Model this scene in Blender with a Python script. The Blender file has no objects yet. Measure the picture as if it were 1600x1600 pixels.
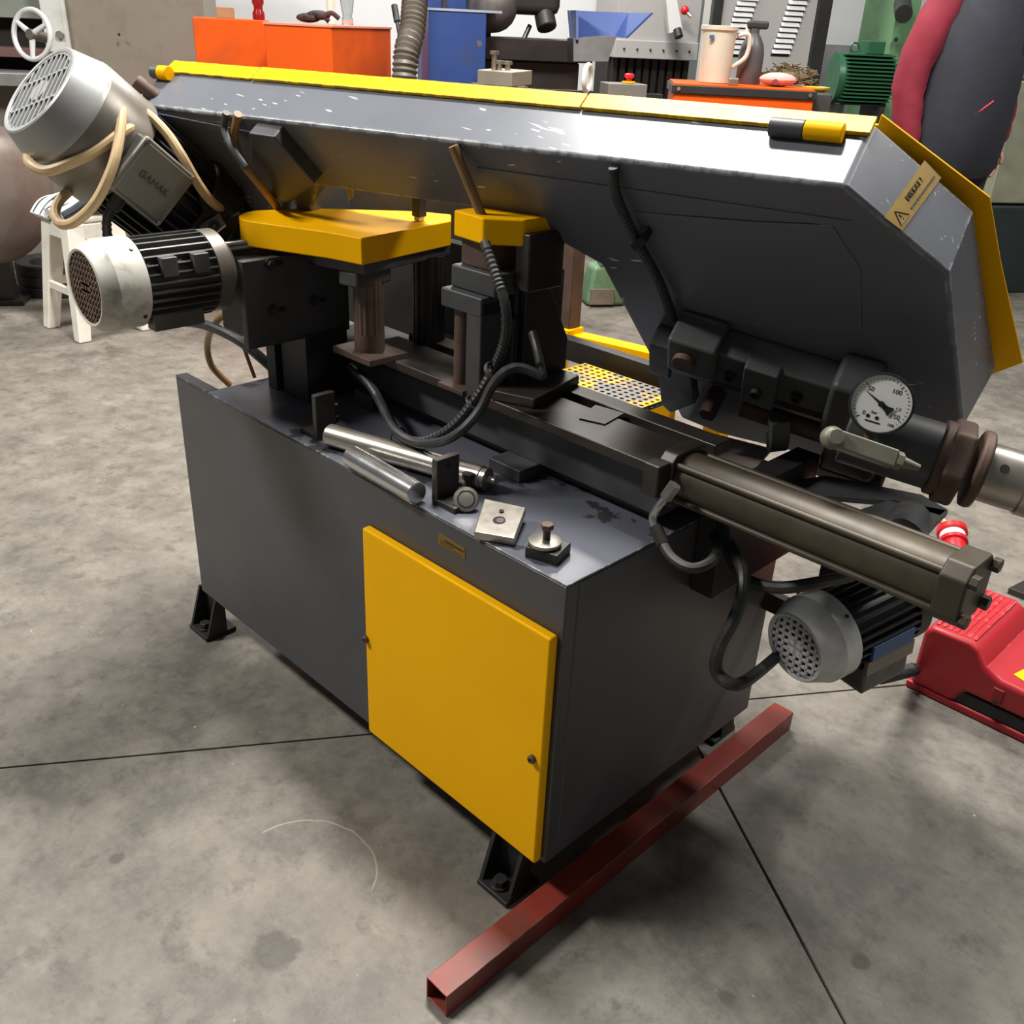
import bpy, bmesh, math, random
from mathutils import Vector as V, Matrix

# ------------------------------------------------------------------ camera, world, light, exposure
scn = bpy.context.scene
COL = scn.collection
F = 1489.467
CAM = V((0.77468, -0.92547, 1.41390))
_yaw, _pit, _rol = -0.768802, 0.471419, 0.0477496
FWD = V((math.sin(_yaw)*math.cos(_pit), math.cos(_yaw)*math.cos(_pit), -math.sin(_pit)))
_r0 = V((math.cos(_yaw), -math.sin(_yaw), 0)); _u0 = _r0.cross(FWD)
RGT = math.cos(_rol)*_r0 + math.sin(_rol)*_u0
UPV = -math.sin(_rol)*_r0 + math.cos(_rol)*_u0
cd = bpy.data.cameras.new('camera'); cam = bpy.data.objects.new('camera', cd); COL.objects.link(cam)
cd.sensor_width = 36.0; cd.lens = 36.0*F/1600.0; cd.clip_start = 0.05; cd.clip_end = 100
m3 = Matrix((RGT, UPV, -FWD)).transposed()
cam.matrix_world = Matrix.Translation(CAM) @ m3.to_4x4()
scn.camera = cam

wd = bpy.data.worlds.new('world'); scn.world = wd; wd.use_nodes = True
wd.node_tree.nodes['Background'].inputs[0].default_value = (0.95, 0.97, 1.0, 1)
wd.node_tree.nodes['Background'].inputs[1].default_value = 0.10
scn.view_settings.view_transform = 'Standard'; scn.view_settings.look = 'None'
scn.view_settings.exposure = 0.07; scn.view_settings.gamma = 1.0
try: scn.view_settings.use_curve_mapping = False
except Exception: pass

E1 = V((.556, .831, 0)); BK = V((-.831, .556, 0)); ZZ = V((0, 0, 1)); XX = V((1, 0, 0)); YY = V((0, 1, 0))
LAMPS = [((-1.2, .87, 4.3), 280), ((-3.0, -2.2, 4.3), 275), ((-3.6, 3.6, 4.3), 200), ((1.2, 3.2, 4.3), 145)]   # ceiling tube lamps: place, power; last one is an added fill, right floor
for (lp, pw) in LAMPS:
    ld = bpy.data.lights.new('ceiling_or_fill_light', 'AREA'); ld.shape = 'RECTANGLE'; ld.size = 1.3; ld.size_y = 0.5
    ld.energy = pw; ld.color = (1.0, .975, .93)
    lo = bpy.data.objects.new('ceiling_or_fill_light', ld); COL.objects.link(lo)
    lo.location = lp

# ------------------------------------------------------------------ helpers
def ray(px, py): return RGT*((px-800)/F) + UPV*((800-py)/F) + FWD
def at(px, py, ax, v):
    d = ray(px, py); i = 'xyz'.index(ax); return CAM + d*((v-CAM[i])/d[i])
def ad(px, py, D): return CAM + ray(px, py)*D
def lin(c):
    c = c/255.0
    return c/12.92 if c <= .04045 else ((c+.055)/1.055)**2.4
def rgb(c): return (lin(c[0]), lin(c[1]), lin(c[2]), 1)
random.seed(7)

def catmull(P, n=6):
    P = [V(p) for p in P]; out = []
    for i in range(len(P)-1):
        p0 = P[max(i-1, 0)]; p1 = P[i]; p2 = P[i+1]; p3 = P[min(i+2, len(P)-1)]
        for k in range(n):
            t = k/n
            out.append(.5*((2*p1)+(p2-p0)*t+(2*p0-5*p1+4*p2-p3)*t*t+(3*p1-p0-3*p2+p3)*t**3))
    out.append(P[-1]); return out
def perp(a):
    a = a.normalized(); h = ZZ if abs(a.z) < .9 else XX
    x = h.cross(a).normalized(); return x, a.cross(x)

class MB:
    def __init__(s): s.v = []; s.f = []
    def add(s, vs, fs):
        o = len(s.v); s.v += [tuple(q) for q in vs]; s.f += [[i+o for i in f] for f in fs]; return s
    def box(s, c, size, A=(XX, YY, ZZ)):
        c = V(c); a = [A[i]*(size[i]/2) for i in range(3)]
        vs = [c+a[0]*x+a[1]*y+a[2]*z for x in (-1, 1) for y in (-1, 1) for z in (-1, 1)]
        return s.add(vs, [(0, 1, 3, 2), (4, 6, 7, 5), (0, 4, 5, 1), (2, 3, 7, 6), (0, 2, 6, 4), (1, 5, 7, 3)])
    def bx(s, x0, x1, y0, y1, z0, z1): return s.box(((x0+x1)/2, (y0+y1)/2, (z0+z1)/2), (x1-x0, y1-y0, z1-z0))
    def prism(s, pts, vec):
        n = len(pts); vec = V(vec); vs = [V(p) for p in pts]+[V(p)+vec for p in pts]
        return s.add(vs, [list(range(n)), list(range(n, 2*n))]+[(i, (i+1) % n, n+(i+1) % n, n+i) for i in range(n)])
    def lathe(s, prof, o, ax, n=28, cap=True):
        o = V(o); ax = V(ax).normalized(); x, y = perp(ax); vs = []; fs = []
        for (r, h) in prof:
            for k in range(n):
                t = 2*math.pi*k/n; vs.append(o+ax*h+(x*math.cos(t)+y*math.sin(t))*r)
        for i in range(len(prof)-1):
            for k in range(n): fs.append((i*n+k, i*n+(k+1) % n, (i+1)*n+(k+1) % n, (i+1)*n+k))
        if cap: fs += [list(range(n)), list(range((len(prof)-1)*n, len(prof)*n))]
        return s.add(vs, fs)
    def cyl(s, p0, p1, r0, r1=None, n=20):
        p0 = V(p0); p1 = V(p1); L = (p1-p0).length
        return s.lathe([(r0, 0), (r0 if r1 is None else r1, L)], p0, p1-p0, n)
    def hexa(s, p, ax, r, h): return s.cyl(V(p), V(p)+V(ax).normalized()*h, r, r, 6)
    def tube(s, path, r, n=10, sm=6, rib=0):
        P = catmull(path, sm) if sm else [V(p) for p in path]
        if rib:
            Q = [P[0]]; 
            for a, b in zip(P[:-1], P[1:]):
                k = max(1, int((b-a).length/(rib*.5)))
                for j in range(1, k+1): Q.append(a.lerp(b, j/k))
            P = Q
        vs = []; fs = []; x = None
        for i, p in enumerate(P):
            t = (P[min(i+1, len(P)-1)]-P[max(i-1, 0)]).normalized()
            if x is None: x, y = perp(t)
            else: x = (x-t*x.dot(t)).normalized(); y = t.cross(x)
            rr = r if not rib else (r if i % 2 else r*.84)
            for k in range(n):
                a = 2*math.pi*k/n; vs.append(p+(x*math.cos(a)+y*math.sin(a))*rr)
        for i in range(len(P)-1):
            for k in range(n): fs.append((i*n+k, i*n+(k+1) % n, (i+1)*n+(k+1) % n, (i+1)*n+k))
        fs += [list(range(n)), list(range((len(P)-1)*n, len(P)*n))]
        return s.add(vs, fs)
    def torus(s, o, ax, R, r, n=40, m=10):
        x, y = perp(V(ax)); o = V(o)
        pts = [o+(x*math.cos(2*math.pi*k/n)+y*math.sin(2*math.pi*k/n))*R for k in range(n)]
        vs = []; fs = []; a = V(ax).normalized()
        for p in pts:
            q = (p-o).normalized()
            for j in range(m):
                t = 2*math.pi*j/m; vs.append(p+(q*math.cos(t)+a*math.sin(t))*r)
        for i in range(n):
            for j in range(m): fs.append((i*m+j, i*m+(j+1) % m, ((i+1) % n)*m+(j+1) % m, ((i+1) % n)*m+j))
        return s.add(vs, fs)
    def ball(s, o, rad, A=(XX, YY, ZZ), n=16, m=10):
        if not hasattr(rad, '__len__'): rad = (rad,)*3
        vs = []; fs = []; o = V(o)
        for i in range(m+1):
            ph = math.pi*i/m-math.pi/2
            for k in range(n):
                t = 2*math.pi*k/n
                vs.append(o+A[0]*(rad[0]*math.cos(ph)*math.cos(t))+A[1]*(rad[1]*math.cos(ph)*math.sin(t))+A[2]*(rad[2]*math.sin(ph)))
        for i in range(m):
            for k in range(n): fs.append((i*n+k, i*n+(k+1) % n, (i+1)*n+(k+1) % n, (i+1)*n+k))
        return s.add(vs, fs)
    def build(s, name, mat, parent=None, bevel=0, ang=32, kind=None, seg=2):
        me = bpy.data.meshes.new(name); me.from_pydata(s.v, [], s.f)
        b = bmesh.new(); b.from_mesh(me); bmesh.ops.remove_doubles(b, verts=b.verts, dist=1e-6)
        bmesh.ops.recalc_face_normals(b, faces=b.faces); b.to_mesh(me); b.free()
        me.polygons.foreach_set('use_smooth', [True]*len(me.polygons)); me.set_sharp_from_angle(angle=math.radians(ang))
        me.materials.append(mat)
        o = bpy.data.objects.new(name, me); COL.objects.link(o)
        if bevel:
            md = o.modifiers.new('bevel', 'BEVEL'); md.width = bevel; md.segments = seg; md.limit_method = 'ANGLE'
            md.angle_limit = math.radians(40); md.harden_normals = True
        if parent is not None: adopt(o, parent)
        if kind: o['kind'] = kind
        return o
def adopt(o, parent):
    o.parent = parent
    o.matrix_parent_inverse = Matrix.Translation(-parent.location) if parent.type == 'EMPTY' else Matrix.Identity(4)
def thing(name, label, cat, loc, group=None):
    o = bpy.data.objects.new(name, None); COL.objects.link(o); o.location = V(loc); o.empty_display_size = .1
    o['label'] = label; o['category'] = cat
    if group: o['group'] = group
    return o
def tag(o, label, cat, group=None):
    o['label'] = label; o['category'] = cat
    if group: o['group'] = group
    return o
def struct(o): o['kind'] = 'structure'; return o
def text(name, body, size, o, ux, uy, mat, parent, align='CENTER', depth=.0004, lift=.0006):
    cu = bpy.data.curves.new(name, 'FONT'); cu.body = body; cu.size = size; cu.align_x = align; cu.align_y = 'CENTER'; cu.extrude = depth
    t = bpy.data.objects.new(name+'_tmp', cu); COL.objects.link(t); bpy.context.view_layer.update()
    me = bpy.data.meshes.new_from_object(t.evaluated_get(bpy.context.evaluated_depsgraph_get()))
    bpy.data.objects.remove(t); bpy.data.curves.remove(cu)
    ux = V(ux).normalized(); n = ux.cross(V(uy)).normalized(); uy = n.cross(ux)
    for v in me.vertices: v.co = V(o)+ux*v.co.x+uy*v.co.y+n*(v.co.z+lift)
    me.materials.clear(); me.materials.append(mat); me.name = name
    ob = bpy.data.objects.new(name, me); COL.objects.link(ob); adopt(ob, parent); return ob

# ------------------------------------------------------------------ materials
def mat(name, c, rough=.5, metal=0.0, var=.12, scale=9.0, bump=0.0, bscale=60.0, wear=None, wamt=.5, wr=.004,
        dirt=None, damt=.5, dscale=6.0, drng=(.52, .68), streak=None, trans=0.0, spec=.5, coat=0.0):
    m = bpy.data.materials.new(name); m.use_nodes = True; nt = m.node_tree; N = nt.nodes; L = nt.links
    bs = N['Principled BSDF']; bs.inputs['Metallic'].default_value = metal; bs.inputs['Specular IOR Level'].default_value = spec
    if coat: bs.inputs['Coat Weight'].default_value = coat; bs.inputs['Coat Roughness'].default_value = .18
    tc = N.new('ShaderNodeTexCoord')
    def noise(sc, det=4, ro=.6, vec=None, dist=0):
        n = N.new('ShaderNodeTexNoise'); n.inputs['Scale'].default_value = sc; n.inputs['Detail'].default_value = det
        n.inputs['Roughness'].default_value = ro; n.inputs['Distortion'].default_value = dist
        L.new(vec or tc.outputs['Object'], n.inputs['Vector']); return n.outputs['Fac']
    def ramp(fac, a, b):
        r = N.new('ShaderNodeMapRange'); r.inputs['From Min'].default_value = a; r.inputs['From Max'].default_value = b; r.clamp = True
        L.new(fac, r.inputs['Value']); return r.outputs['Result']
    def mix(fac, A, B):
        x = N.new('ShaderNodeMix'); x.data_type = 'RGBA'
        if isinstance(fac, float): x.inputs[0].default_value = fac
        else: L.new(fac, x.inputs[0])
        for i, q in ((6, A), (7, B)):
            if isinstance(q, tuple): x.inputs[i].default_value = q
            else: L.new(q, x.inputs[i])
        return x.outputs[2]
    def mul(a, b):
        x = N.new('ShaderNodeMath'); x.operation = 'MULTIPLY'; L.new(a, x.inputs[0])
        if isinstance(b, float): x.inputs[1].default_value = b
        else: L.new(b, x.inputs[1])
        return x.outputs[0]
    base = rgb(c); lo = tuple(q*(1-var) for q in base[:3])+(1,); hi = tuple(min(1, q*(1+var)) for q in base[:3])+(1,)
    col = mix(ramp(noise(scale), .3, .7), lo, hi)
    if dirt:
        col = mix(mul(ramp(noise(dscale, 6, .65), *drng), float(damt)), col, rgb(dirt))
    if streak:
        mp = N.new('ShaderNodeMapping'); mp.inputs['Scale'].default_value = (9, 150, 150); mp.inputs['Rotation'].default_value = (.3, .5, .9)
        L.new(tc.outputs['Object'], mp.inputs['Vector'])
        s1 = ramp(noise(1.0, 1, .4, mp.outputs['Vector']), .70, .72); s2 = ramp(noise(5.0, 2), .54, .60)
        col = mix(mul(s1, s2), col, rgb(streak))
    if wear:
        bv = N.new('ShaderNodeBevel'); bv.samples = 4; bv.inputs['Radius'].default_value = wr
        ge = N.new('ShaderNodeNewGeometry'); dp = N.new('ShaderNodeVectorMath'); dp.operation = 'DOT_PRODUCT'
        L.new(bv.outputs[0], dp.inputs[0]); L.new(ge.outputs['Normal'], dp.inputs[1])
        e = ramp(dp.outputs['Value'], .985, .9); nn = ramp(noise(38.0, 5, .7), .62-.25*wamt, .70-.25*wamt)
        col = mix(mul(e, nn), col, rgb(wear))
    L.new(col, bs.inputs['Base Color'])
    rr = N.new('ShaderNodeMapRange'); rr.inputs['To Min'].default_value = max(.02, rough-.08); rr.inputs['To Max'].default_value = min(1, rough+.1)
    L.new(noise(scale*2.3, 5), rr.inputs['Value']); L.new(rr.outputs['Result'], bs.inputs['Roughness'])
    if bump:
        bp = N.new('ShaderNodeBump'); bp.inputs['Strength'].default_value = bump; bp.inputs['Distance'].default_value = .004
        L.new(noise(bscale, 5, .65), bp.inputs['Height']); L.new(bp.outputs[0], bs.inputs['Normal'])
    if trans: bs.inputs['Transmission Weight'].default_value = trans
    return m

GREY = mat('grey_paint', (70, 70, 73), .36, var=.07, scale=4, wear=(205, 205, 200), wamt=.25, wr=.003, dirt=(60, 60, 62), damt=.3, bump=.02, bscale=25)
GREYB = mat('bow_paint', (100, 103, 110), .30, var=.06, scale=4, wear=(225, 225, 220), wamt=.7, wr=.009, streak=(222, 222, 216), bump=.02, bscale=18)
GREYP = mat('bow_plate_paint', (100, 103, 110), .32, var=.06, scale=4)
GREYD = mat('dark_grey_paint', (66, 67, 69), .45, var=.12, scale=8, dirt=(38, 34, 30), damt=.5)
TRAY = mat('tray_paint', (84, 86, 94), .3, var=.1, scale=6, dirt=(40, 40, 42), damt=.9, dscale=7, drng=(.60, .615), wear=(200, 200, 196), wamt=.4)
YEL = mat('yellow_paint', (255, 186, 0), .45, spec=.1, var=.04, scale=3, wear=(92, 60, 34), wamt=.22, wr=.004)
YELC = mat('chipped_yellow_paint', (252, 204, 2), .4, spec=.25, var=.04, scale=3, wear=(96, 66, 44), wamt=.75, wr=.012)
BLK = mat('black_steel', (34, 33, 33), .5, var=.25, scale=14)
OILY = mat('oily_dark_steel', (58, 54, 50), .38, .35, var=.25, scale=10, dirt=(72, 50, 36), damt=.5)
IRON = mat('rusty_iron', (92, 74, 64), .6, .3, var=.3, scale=16, dirt=(70, 44, 30), damt=.7)
STEEL = mat('bare_steel', (178, 172, 162), .3, .85, var=.12, scale=14, dirt=(120, 108, 96), damt=.5)
CHROME = mat('polished_steel', (205, 206, 206), .2, .95, var=.06, scale=10)
CYLM = mat('oily_cylinder_steel', (74, 66, 52), .48, .2, var=.3, scale=12, dirt=(48, 38, 28), damt=.8)
CASTW = mat('dirty_white_casting', (200, 196, 186), .5, var=.12, scale=10, dirt=(84, 72, 58), damt=.6, dscale=14)
ALUW = mat('silver_fan_cover', (214, 215, 214), .34, .15, var=.06, scale=6, dirt=(140, 134, 126), damt=.4)
ALUD = mat('dull_aluminium_shell', (128, 123, 114), .38, .6, var=.12, scale=7, dirt=(96, 84, 70), damt=.5)
MOTD = mat('dark_motor_casting', (44, 44, 45), .42, .1, var=.2, scale=14)
MOTG = mat('grey_motor_casting', (96, 95, 92), .42, .4, var=.2, scale=12, dirt=(48, 44, 38), damt=.7)
HOLE = mat('dark_opening', (26, 20, 17), .8, var=.3, scale=20)
RUB = mat('black_rubber_hose', (40, 40, 40), .5, var=.2, scale=30, dirt=(90, 84, 76), damt=.35, dscale=20)
CREAM = mat('beige_cable', (206, 178, 134), .5, var=.1, scale=12, dirt=(150, 122, 88), damt=.5, dscale=12)
TAN = mat('brown_cable', (140, 108, 66), .5, var=.15, scale=12)
REDP = mat('red_primer', (132, 48, 36), .42, var=.15, scale=8, dirt=(70, 56, 52), damt=.75, dscale=4, wear=(120, 112, 106), wamt=.5)
PEDAL = mat('red_pedal_paint', (172, 36, 44), .42, var=.06, scale=6, wear=(222, 120, 120), wamt=.45, wr=.006)
PLUGR = mat('red_plastic', (222, 26, 36), .35, var=.05)
BRASS = mat('brass_sticker', (136, 108, 44), .4, .5, var=.1, scale=30)
INK = mat('dark_ink', (52, 42, 20), .6)
INKB = mat('black_ink', (24, 24, 26), .5)
PAPER = mat('white_dial', (232, 232, 228), .5, var=.02)
PALE = mat('pale_fitting_paint', (128, 126, 112), .45, .2, var=.15, scale=16, dirt=(84, 74, 60), damt=.5)

def concrete():
    m = bpy.data.materials.new('concrete'); m.use_nodes = True; nt = m.node_tree; N = nt.nodes; L = nt.links; bs = N['Principled BSDF']
    tc = N.new('ShaderNodeTexCoord')
    def noise(sc, det, ro=.6, dist=0):
        n = N.new('ShaderNodeTexNoise'); n.inputs['Scale'].default_value = sc; n.inputs['Detail'].default_value = det
        n.inputs['Roughness'].default_value = ro; n.inputs['Distortion'].default_value = dist; L.new(tc.outputs['Object'], n.inputs['Vector']); return n.outputs['Fac']
    def rng(f, a, b):
        r = N.new('ShaderNodeMapRange'); r.inputs['From Min'].default_value = a; r.inputs['From Max'].default_value = b; L.new(f, r.inputs['Value']); return r.outputs['Result']
    def mix(f, A, B, k=1.0):
        x = N.new('ShaderNodeMix'); x.data_type = 'RGBA'
        if k != 1.0:
            q = N.new('ShaderNodeMath'); q.operation = 'MULTIPLY'; L.new(f, q.inputs[0]); q.inputs[1].default_value = k; f = q.outputs[0]
        L.new(f, x.inputs[0])
        for i, s in ((6, A), (7, B)):
            if isinstance(s, tuple): x.inputs[i].default_value = s
            else: L.new(s, x.inputs[i])
        return x.outputs[2]
    c = mix(rng(noise(1.6, 9, .68), .36, .64), rgb((80, 76, 70)), rgb((116, 111, 102)))
    c = mix(rng(noise(7.0, 8, .74), .40, .64), c, rgb((140, 134, 123)), .62)
    c = mix(rng(noise(13.0, 7, .76), .52, .66), c, rgb((70, 66, 59)), .60)
    c = mix(rng(noise(3.1, 8, .7), .56, .70), c, rgb((62, 58, 52)), .5)
    c = mix(rng(noise(2.4, 8, .72), .58, .72), c, rgb((160, 156, 148)), .55)
    c = mix(rng(noise(46, 2, .5), .755, .775), c, rgb((176, 172, 164)), .6)
    c = mix(rng(noise(34, 3, .6), .735, .755), c, rgb((52, 48, 44)), .7)
    sp = N.new('ShaderNodeSeparateXYZ'); L.new(tc.outputs['Object'], sp.inputs[0])
    def mth(op, a, b=None):
        q = N.new('ShaderNodeMath'); q.operation = op
        for i, v in enumerate((a, b)):
            if v is None: continue
            if isinstance(v, (int, float)): q.inputs[i].default_value = v
            else: L.new(v, q.inputs[i])
        return q.outputs[0]
    def dist(cx, cy):
        dx = mth('SUBTRACT', sp.outputs[0], cx); dy = mth('SUBTRACT', sp.outputs[1], cy)
        return mth('SQRT', mth('ADD', mth('MULTIPLY', dx, dx), mth('MULTIPLY', dy, dy)))
    nz = noise(26, 5, .7)
    stn = rng(mth('ADD', dist(-.248, -.394), mth('MULTIPLY', nz, .06)), .074, .060)
    c = mix(stn, c, rgb((58, 53, 47)), .62)
    for cx, cy, rr in ((.33, .10, .02), (.02, -.18, .014), (.45, .33, .022), (-.62, -.50, .02)):
        c = mix(rng(mth('ADD', dist(cx, cy), mth('MULTIPLY', nz, .03)), rr+.012, rr+.006), c, rgb((60, 52, 45)), .6)
    arc = mth('MULTIPLY', rng(mth('ABSOLUTE', mth('SUBTRACT', mth('ADD', dist(-.355, -.275), mth('MULTIPLY', noise(9, 2), .02)), .150)), .0022, .0010), rng(sp.outputs[1], -.27, -.262))
    arc = mth('MULTIPLY', arc, rng(sp.outputs[0], -.236, -.246))
    c = mix(arc, c, rgb((170, 164, 152)), .5)
    L.new(c, bs.inputs['Base Color'])
    r = N.new('ShaderNodeMapRange'); r.inputs['To Min'].default_value = .42; r.inputs['To Max'].default_value = .75; L.new(noise(3, 6), r.inputs['Value']); L.new(r.outputs['Result'], bs.inputs['Roughness'])
    bp = N.new('ShaderNodeBump'); bp.inputs['Strength'].default_value = .25; bp.inputs['Distance'].default_value = .004; L.new(noise(34, 8, .7), bp.inputs['Height']); L.new(bp.outputs[0], bs.inputs['Normal'])
    return m
CONC = concrete()
JOINT = mat('joint_dirt', (104, 96, 86), .9, var=.2)
WALLM = mat('wall_paint', (212, 214, 215), .7, var=.03, scale=1.5)

# ------------------------------------------------------------------ the setting
J1 = V((-.597, .047, 0)); J2 = V((.275, .346, 0))
b0 = J1.dot(BK); e0 = J2.dot(E1)
fl = struct(MB().box(BK*(b0+2)+E1*(e0-.5)+V((0, 0, -.06)), (18, 18, .1), (E1, BK, ZZ)).build('floor', JOINT))
for i in range(-3, 2):
    for j in range(-2, 3):
        c = E1*(e0+4*i+2)+BK*(b0+4*j+2)
        MB().box(c+V((0, 0, -.006)), (3.9955, 3.9955, .012), (E1, BK, ZZ)).build('slab', CONC, fl, bevel=.002)
WB = ad(800, 60, 7.6).dot(BK)
wall = struct(MB().box(BK*(WB+.1)+E1*1.0+V((0, 0, 2.3)), (16, .2, 4.6), (E1, BK, ZZ)).build('wall_back', WALLM))
wl = ad(1350, 72, 8.0)
struct(MB().box(BK*(WB-.012)+E1*(wl.dot(E1)+.6)+V((0, 0, wl.z/2)), (3.2, .024, wl.z), (E1, BK, ZZ)).build('trim_1', mat('grey_wainscot', (138, 140, 142), .6)))
LAMPW = mat('lamp_housing', (225, 225, 222), .5)
LEMI = bpy.data.materials.new('lamp_tube'); LEMI.use_nodes = True
_p = LEMI.node_tree.nodes['Principled BSDF']; _p.inputs['Emission Color'].default_value = (1, .97, .92, 1); _p.inputs['Emission Strength'].default_value = 6
for i, (lp, pw) in enumerate(LAMPS):
    t = thing('ceiling_or_fill_lamp', 'white tube lamp', 'lamp', V(lp)+V((0, 0, .04)), 'tube lamps above the workshop')
    t['label'] = ['white tube lamp hanging straight above the saw bow', 'white tube lamp hanging left of the saw front', 'white tube lamp hanging above the orange cabinets', 'white tube lamp added out of view to fill in the dark right floor'][i]
    MB().box(V(lp)+V((0, 0, .07)), (1.35, .52, .1)).build('housing', LAMPW, t, bevel=.01)
    for k in (-.15, 0, .15): MB().cyl(V(lp)+YY*k-XX*.62+V((0, 0, .018)), V(lp)+YY*k+XX*.62+V((0, 0, .018)), .013).build('tube', LEMI, t)

# ------------------------------------------------------------------ band saw : cabinet
ZT, ZB = .6825, .1138
S = thing('band_saw', 'dark grey metal-cutting band saw with yellow covers and yellow cabinet door', 'band saw', (-.55, .3, 0))
cab = MB().bx(-1.054, 0, .028, .643, ZB, ZT-.004).build('cabinet', GREY, S, bevel=.004)
MB().bx(-1.054, 0, 0, .643, ZT-.004, ZT).build('tray_top', TRAY, cab, bevel=.0015)
MB().bx(-1.194, 0, 0, .028, ZB, ZT-.004).build('front_panel', GREY, cab, bevel=.003)
MB().bx(-1.194, -1.055, 0, .028, ZT-.004, ZT).build('flange_cap', GREY, cab, bevel=.001)
door = MB().bx(-.480, -.008, -.019, 0, .1200, .5913).build('door', YEL, cab, bevel=.005)
for p in ((573, 998), (833, 1185)):
    q = at(p[0], p[1], 'y', -.019)
    mb = MB(); mb.lathe([(.0075, 0), (.0075, .006), (.006, .008), (.003, .008), (.003, .003)], q, (0, -1, 0), 14).build('door_screw', IRON, cab)
pl = [at(685, 832, 'y', -.001), at(726, 858, 'y', -.001), at(727, 874, 'y', -.001), at(684, 850, 'y', -.001)]
npl = MB().prism(pl, (0, .001, 0)).build('nameplate', BRASS, cab)
for k, (a, b, fz) in enumerate(((.25, .95, .28), (.05, .6, .55), (.1, .5, .78), (.55, .9, .82))):
    p0 = pl[0].lerp(pl[1], a).lerp(pl[3].lerp(pl[2], a), fz); p1 = pl[0].lerp(pl[1], b).lerp(pl[3].lerp(pl[2], b), fz)
    h = .0035 if k == 0 else .0012
    MB().prism([p0+V((0, -.0004, 0)), p1+V((0, -.0004, 0)), p1+V((0, -.0004, -h)), p0+V((0, -.0004, -h))], (0, .0004, 0)).build('print_line', INK, cab)

def foot(x0, x1, y0, sgn):
    yb = y0+sgn*.085
    f = MB().bx(x0, x1, min(y0, yb), max(y0, yb), 0, .012).build('foot', BLK, cab, bevel=.002)
    ym = y0+sgn*.05
    g = MB()
    g.bx(x0, x1, min(ym, ym+sgn*.01), max(ym, ym+sgn*.01), .012, ZB+.001)
    g.build('foot_web', BLK, f, bevel=.001)
    for gx in (x0, x1-.008):
        MB().prism([(gx, y0+sgn*.006, .012), (gx, ym, .012), (gx, ym, ZB), (gx, ym-sgn*.012, ZB)], (.008, 0, 0)).build('gusset', BLK, f)
    xm = (x0+x1)/2; yy = y0+sgn*.022
    b = MB(); b.cyl((xm, yy, .012), (xm, yy, .017), .017); b.hexa((xm, yy, .017), ZZ, .0135, .013); b.build('foot_bolt', OILY, f, bevel=.001)
foot(-1.222, -1.135, -.032, 1)
foot(-.122, -.044, -.045, 1)
foot(-1.13, -1.04, .69, -1)
foot(-.118, -.045, .69, -1)

# square tube on the floor
tb = MB(); x0, x1, y0, y1, h, w = -.009, .041, -.262, .786, .05, .0035
def frame(x0, x1, z0, z1, y): return [(x0, y, z0), (x1, y, z0), (x1, y, z1), (x0, y, z1)]
vs = frame(x0, x1, 0, h, y0)+frame(x0+w, x1-w, w, h-w, y0)+frame(x0, x1, 0, h, y1)+frame(x0+w, x1-w, w, h-w, y1)
fs = []
for i in range(4):
    j = (i+1) % 4
    fs += [(i, j, 4+j, 4+i), (8+i, 8+j, 12+j, 12+i), (i, j, 8+j, 8+i), (4+i, 4+j, 12+j, 12+i)]
tb.add(vs, fs); t = tb.build('square_tube', REDP, bevel=.002)
tag(t, 'red primed square steel tube on the floor along the saw cabinet', 'steel tube')

# ------------------------------------------------------------------ bed and vise
bed = MB().bx(-.985, -.022, .245, .392, .705, .790).build('bed', GREYD, S, bevel=.003)
MB().bx(-.80, -.016, .212, .325, .790, .810).build('bed_rail', OILY, bed, bevel=.003)
MB().bx(-.80, .0, .352, .396, .790, .812).build('bed_rail', OILY, bed, bevel=.003)
MB().bx(-.98, -.05, .27, .38, ZT, .705).build('bed_foot', GREYD, bed)
MB().bx(-.375, -.295, .195, .275, ZT, .706).build('bed_block', GREYD, bed, bevel=.002)
MB().bx(-.80, -.74, .205, .26, ZT, .715).build('bed_block', GREYD, bed, bevel=.002)
MB().prism([at(905, 655, 'z', .8105), at(945, 664, 'z', .8105), at(975, 647, 'z', .8105), at(930, 634, 'z', .8105)], (0, 0, .002)).build('shim_plate', OILY, bed)
# vise cylinder
CY, CZ = .272, .782
vc = MB().cyl((.0, CY, CZ), (.445, CY, CZ), .041, n=36).build('vise_cylinder', CYLM, S)
for (dy, dz) in ((-.035, .029), (.035, .029), (-.035, -.029), (.035, -.029)):
    r = MB().cyl((-.01, CY+dy, CZ+dz), (.47, CY+dy, CZ+dz), .0055, n=12).build('tie_rod', CYLM, vc)
    MB().hexa((.466, CY+dy, CZ+dz), XX, .0105, .011).build('tie_rod_nut', CYLM, vc, bevel=.001)
def octa(x, hw, ch): return [(x, CY+a, CZ+b) for a, b in ((-hw, -hw+ch), (-hw+ch, -hw), (hw-ch, -hw), (hw, -hw+ch), (hw, hw-ch), (hw-ch, hw), (-hw+ch, hw), (-hw, hw-ch))]
MB().prism(octa(.428, .046, .018), (.038, 0, 0)).build('end_cap', CYLM, vc, bevel=.004)
MB().prism(octa(-.022, .047, .012), (.028, 0, 0)).build('front_cap', OILY, vc, bevel=.003)
MB().bx(-.03, .0, CY-.075, CY-.045, CZ-.02, CZ+.035).build('port_block', OILY, vc, bevel=.003)
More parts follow.
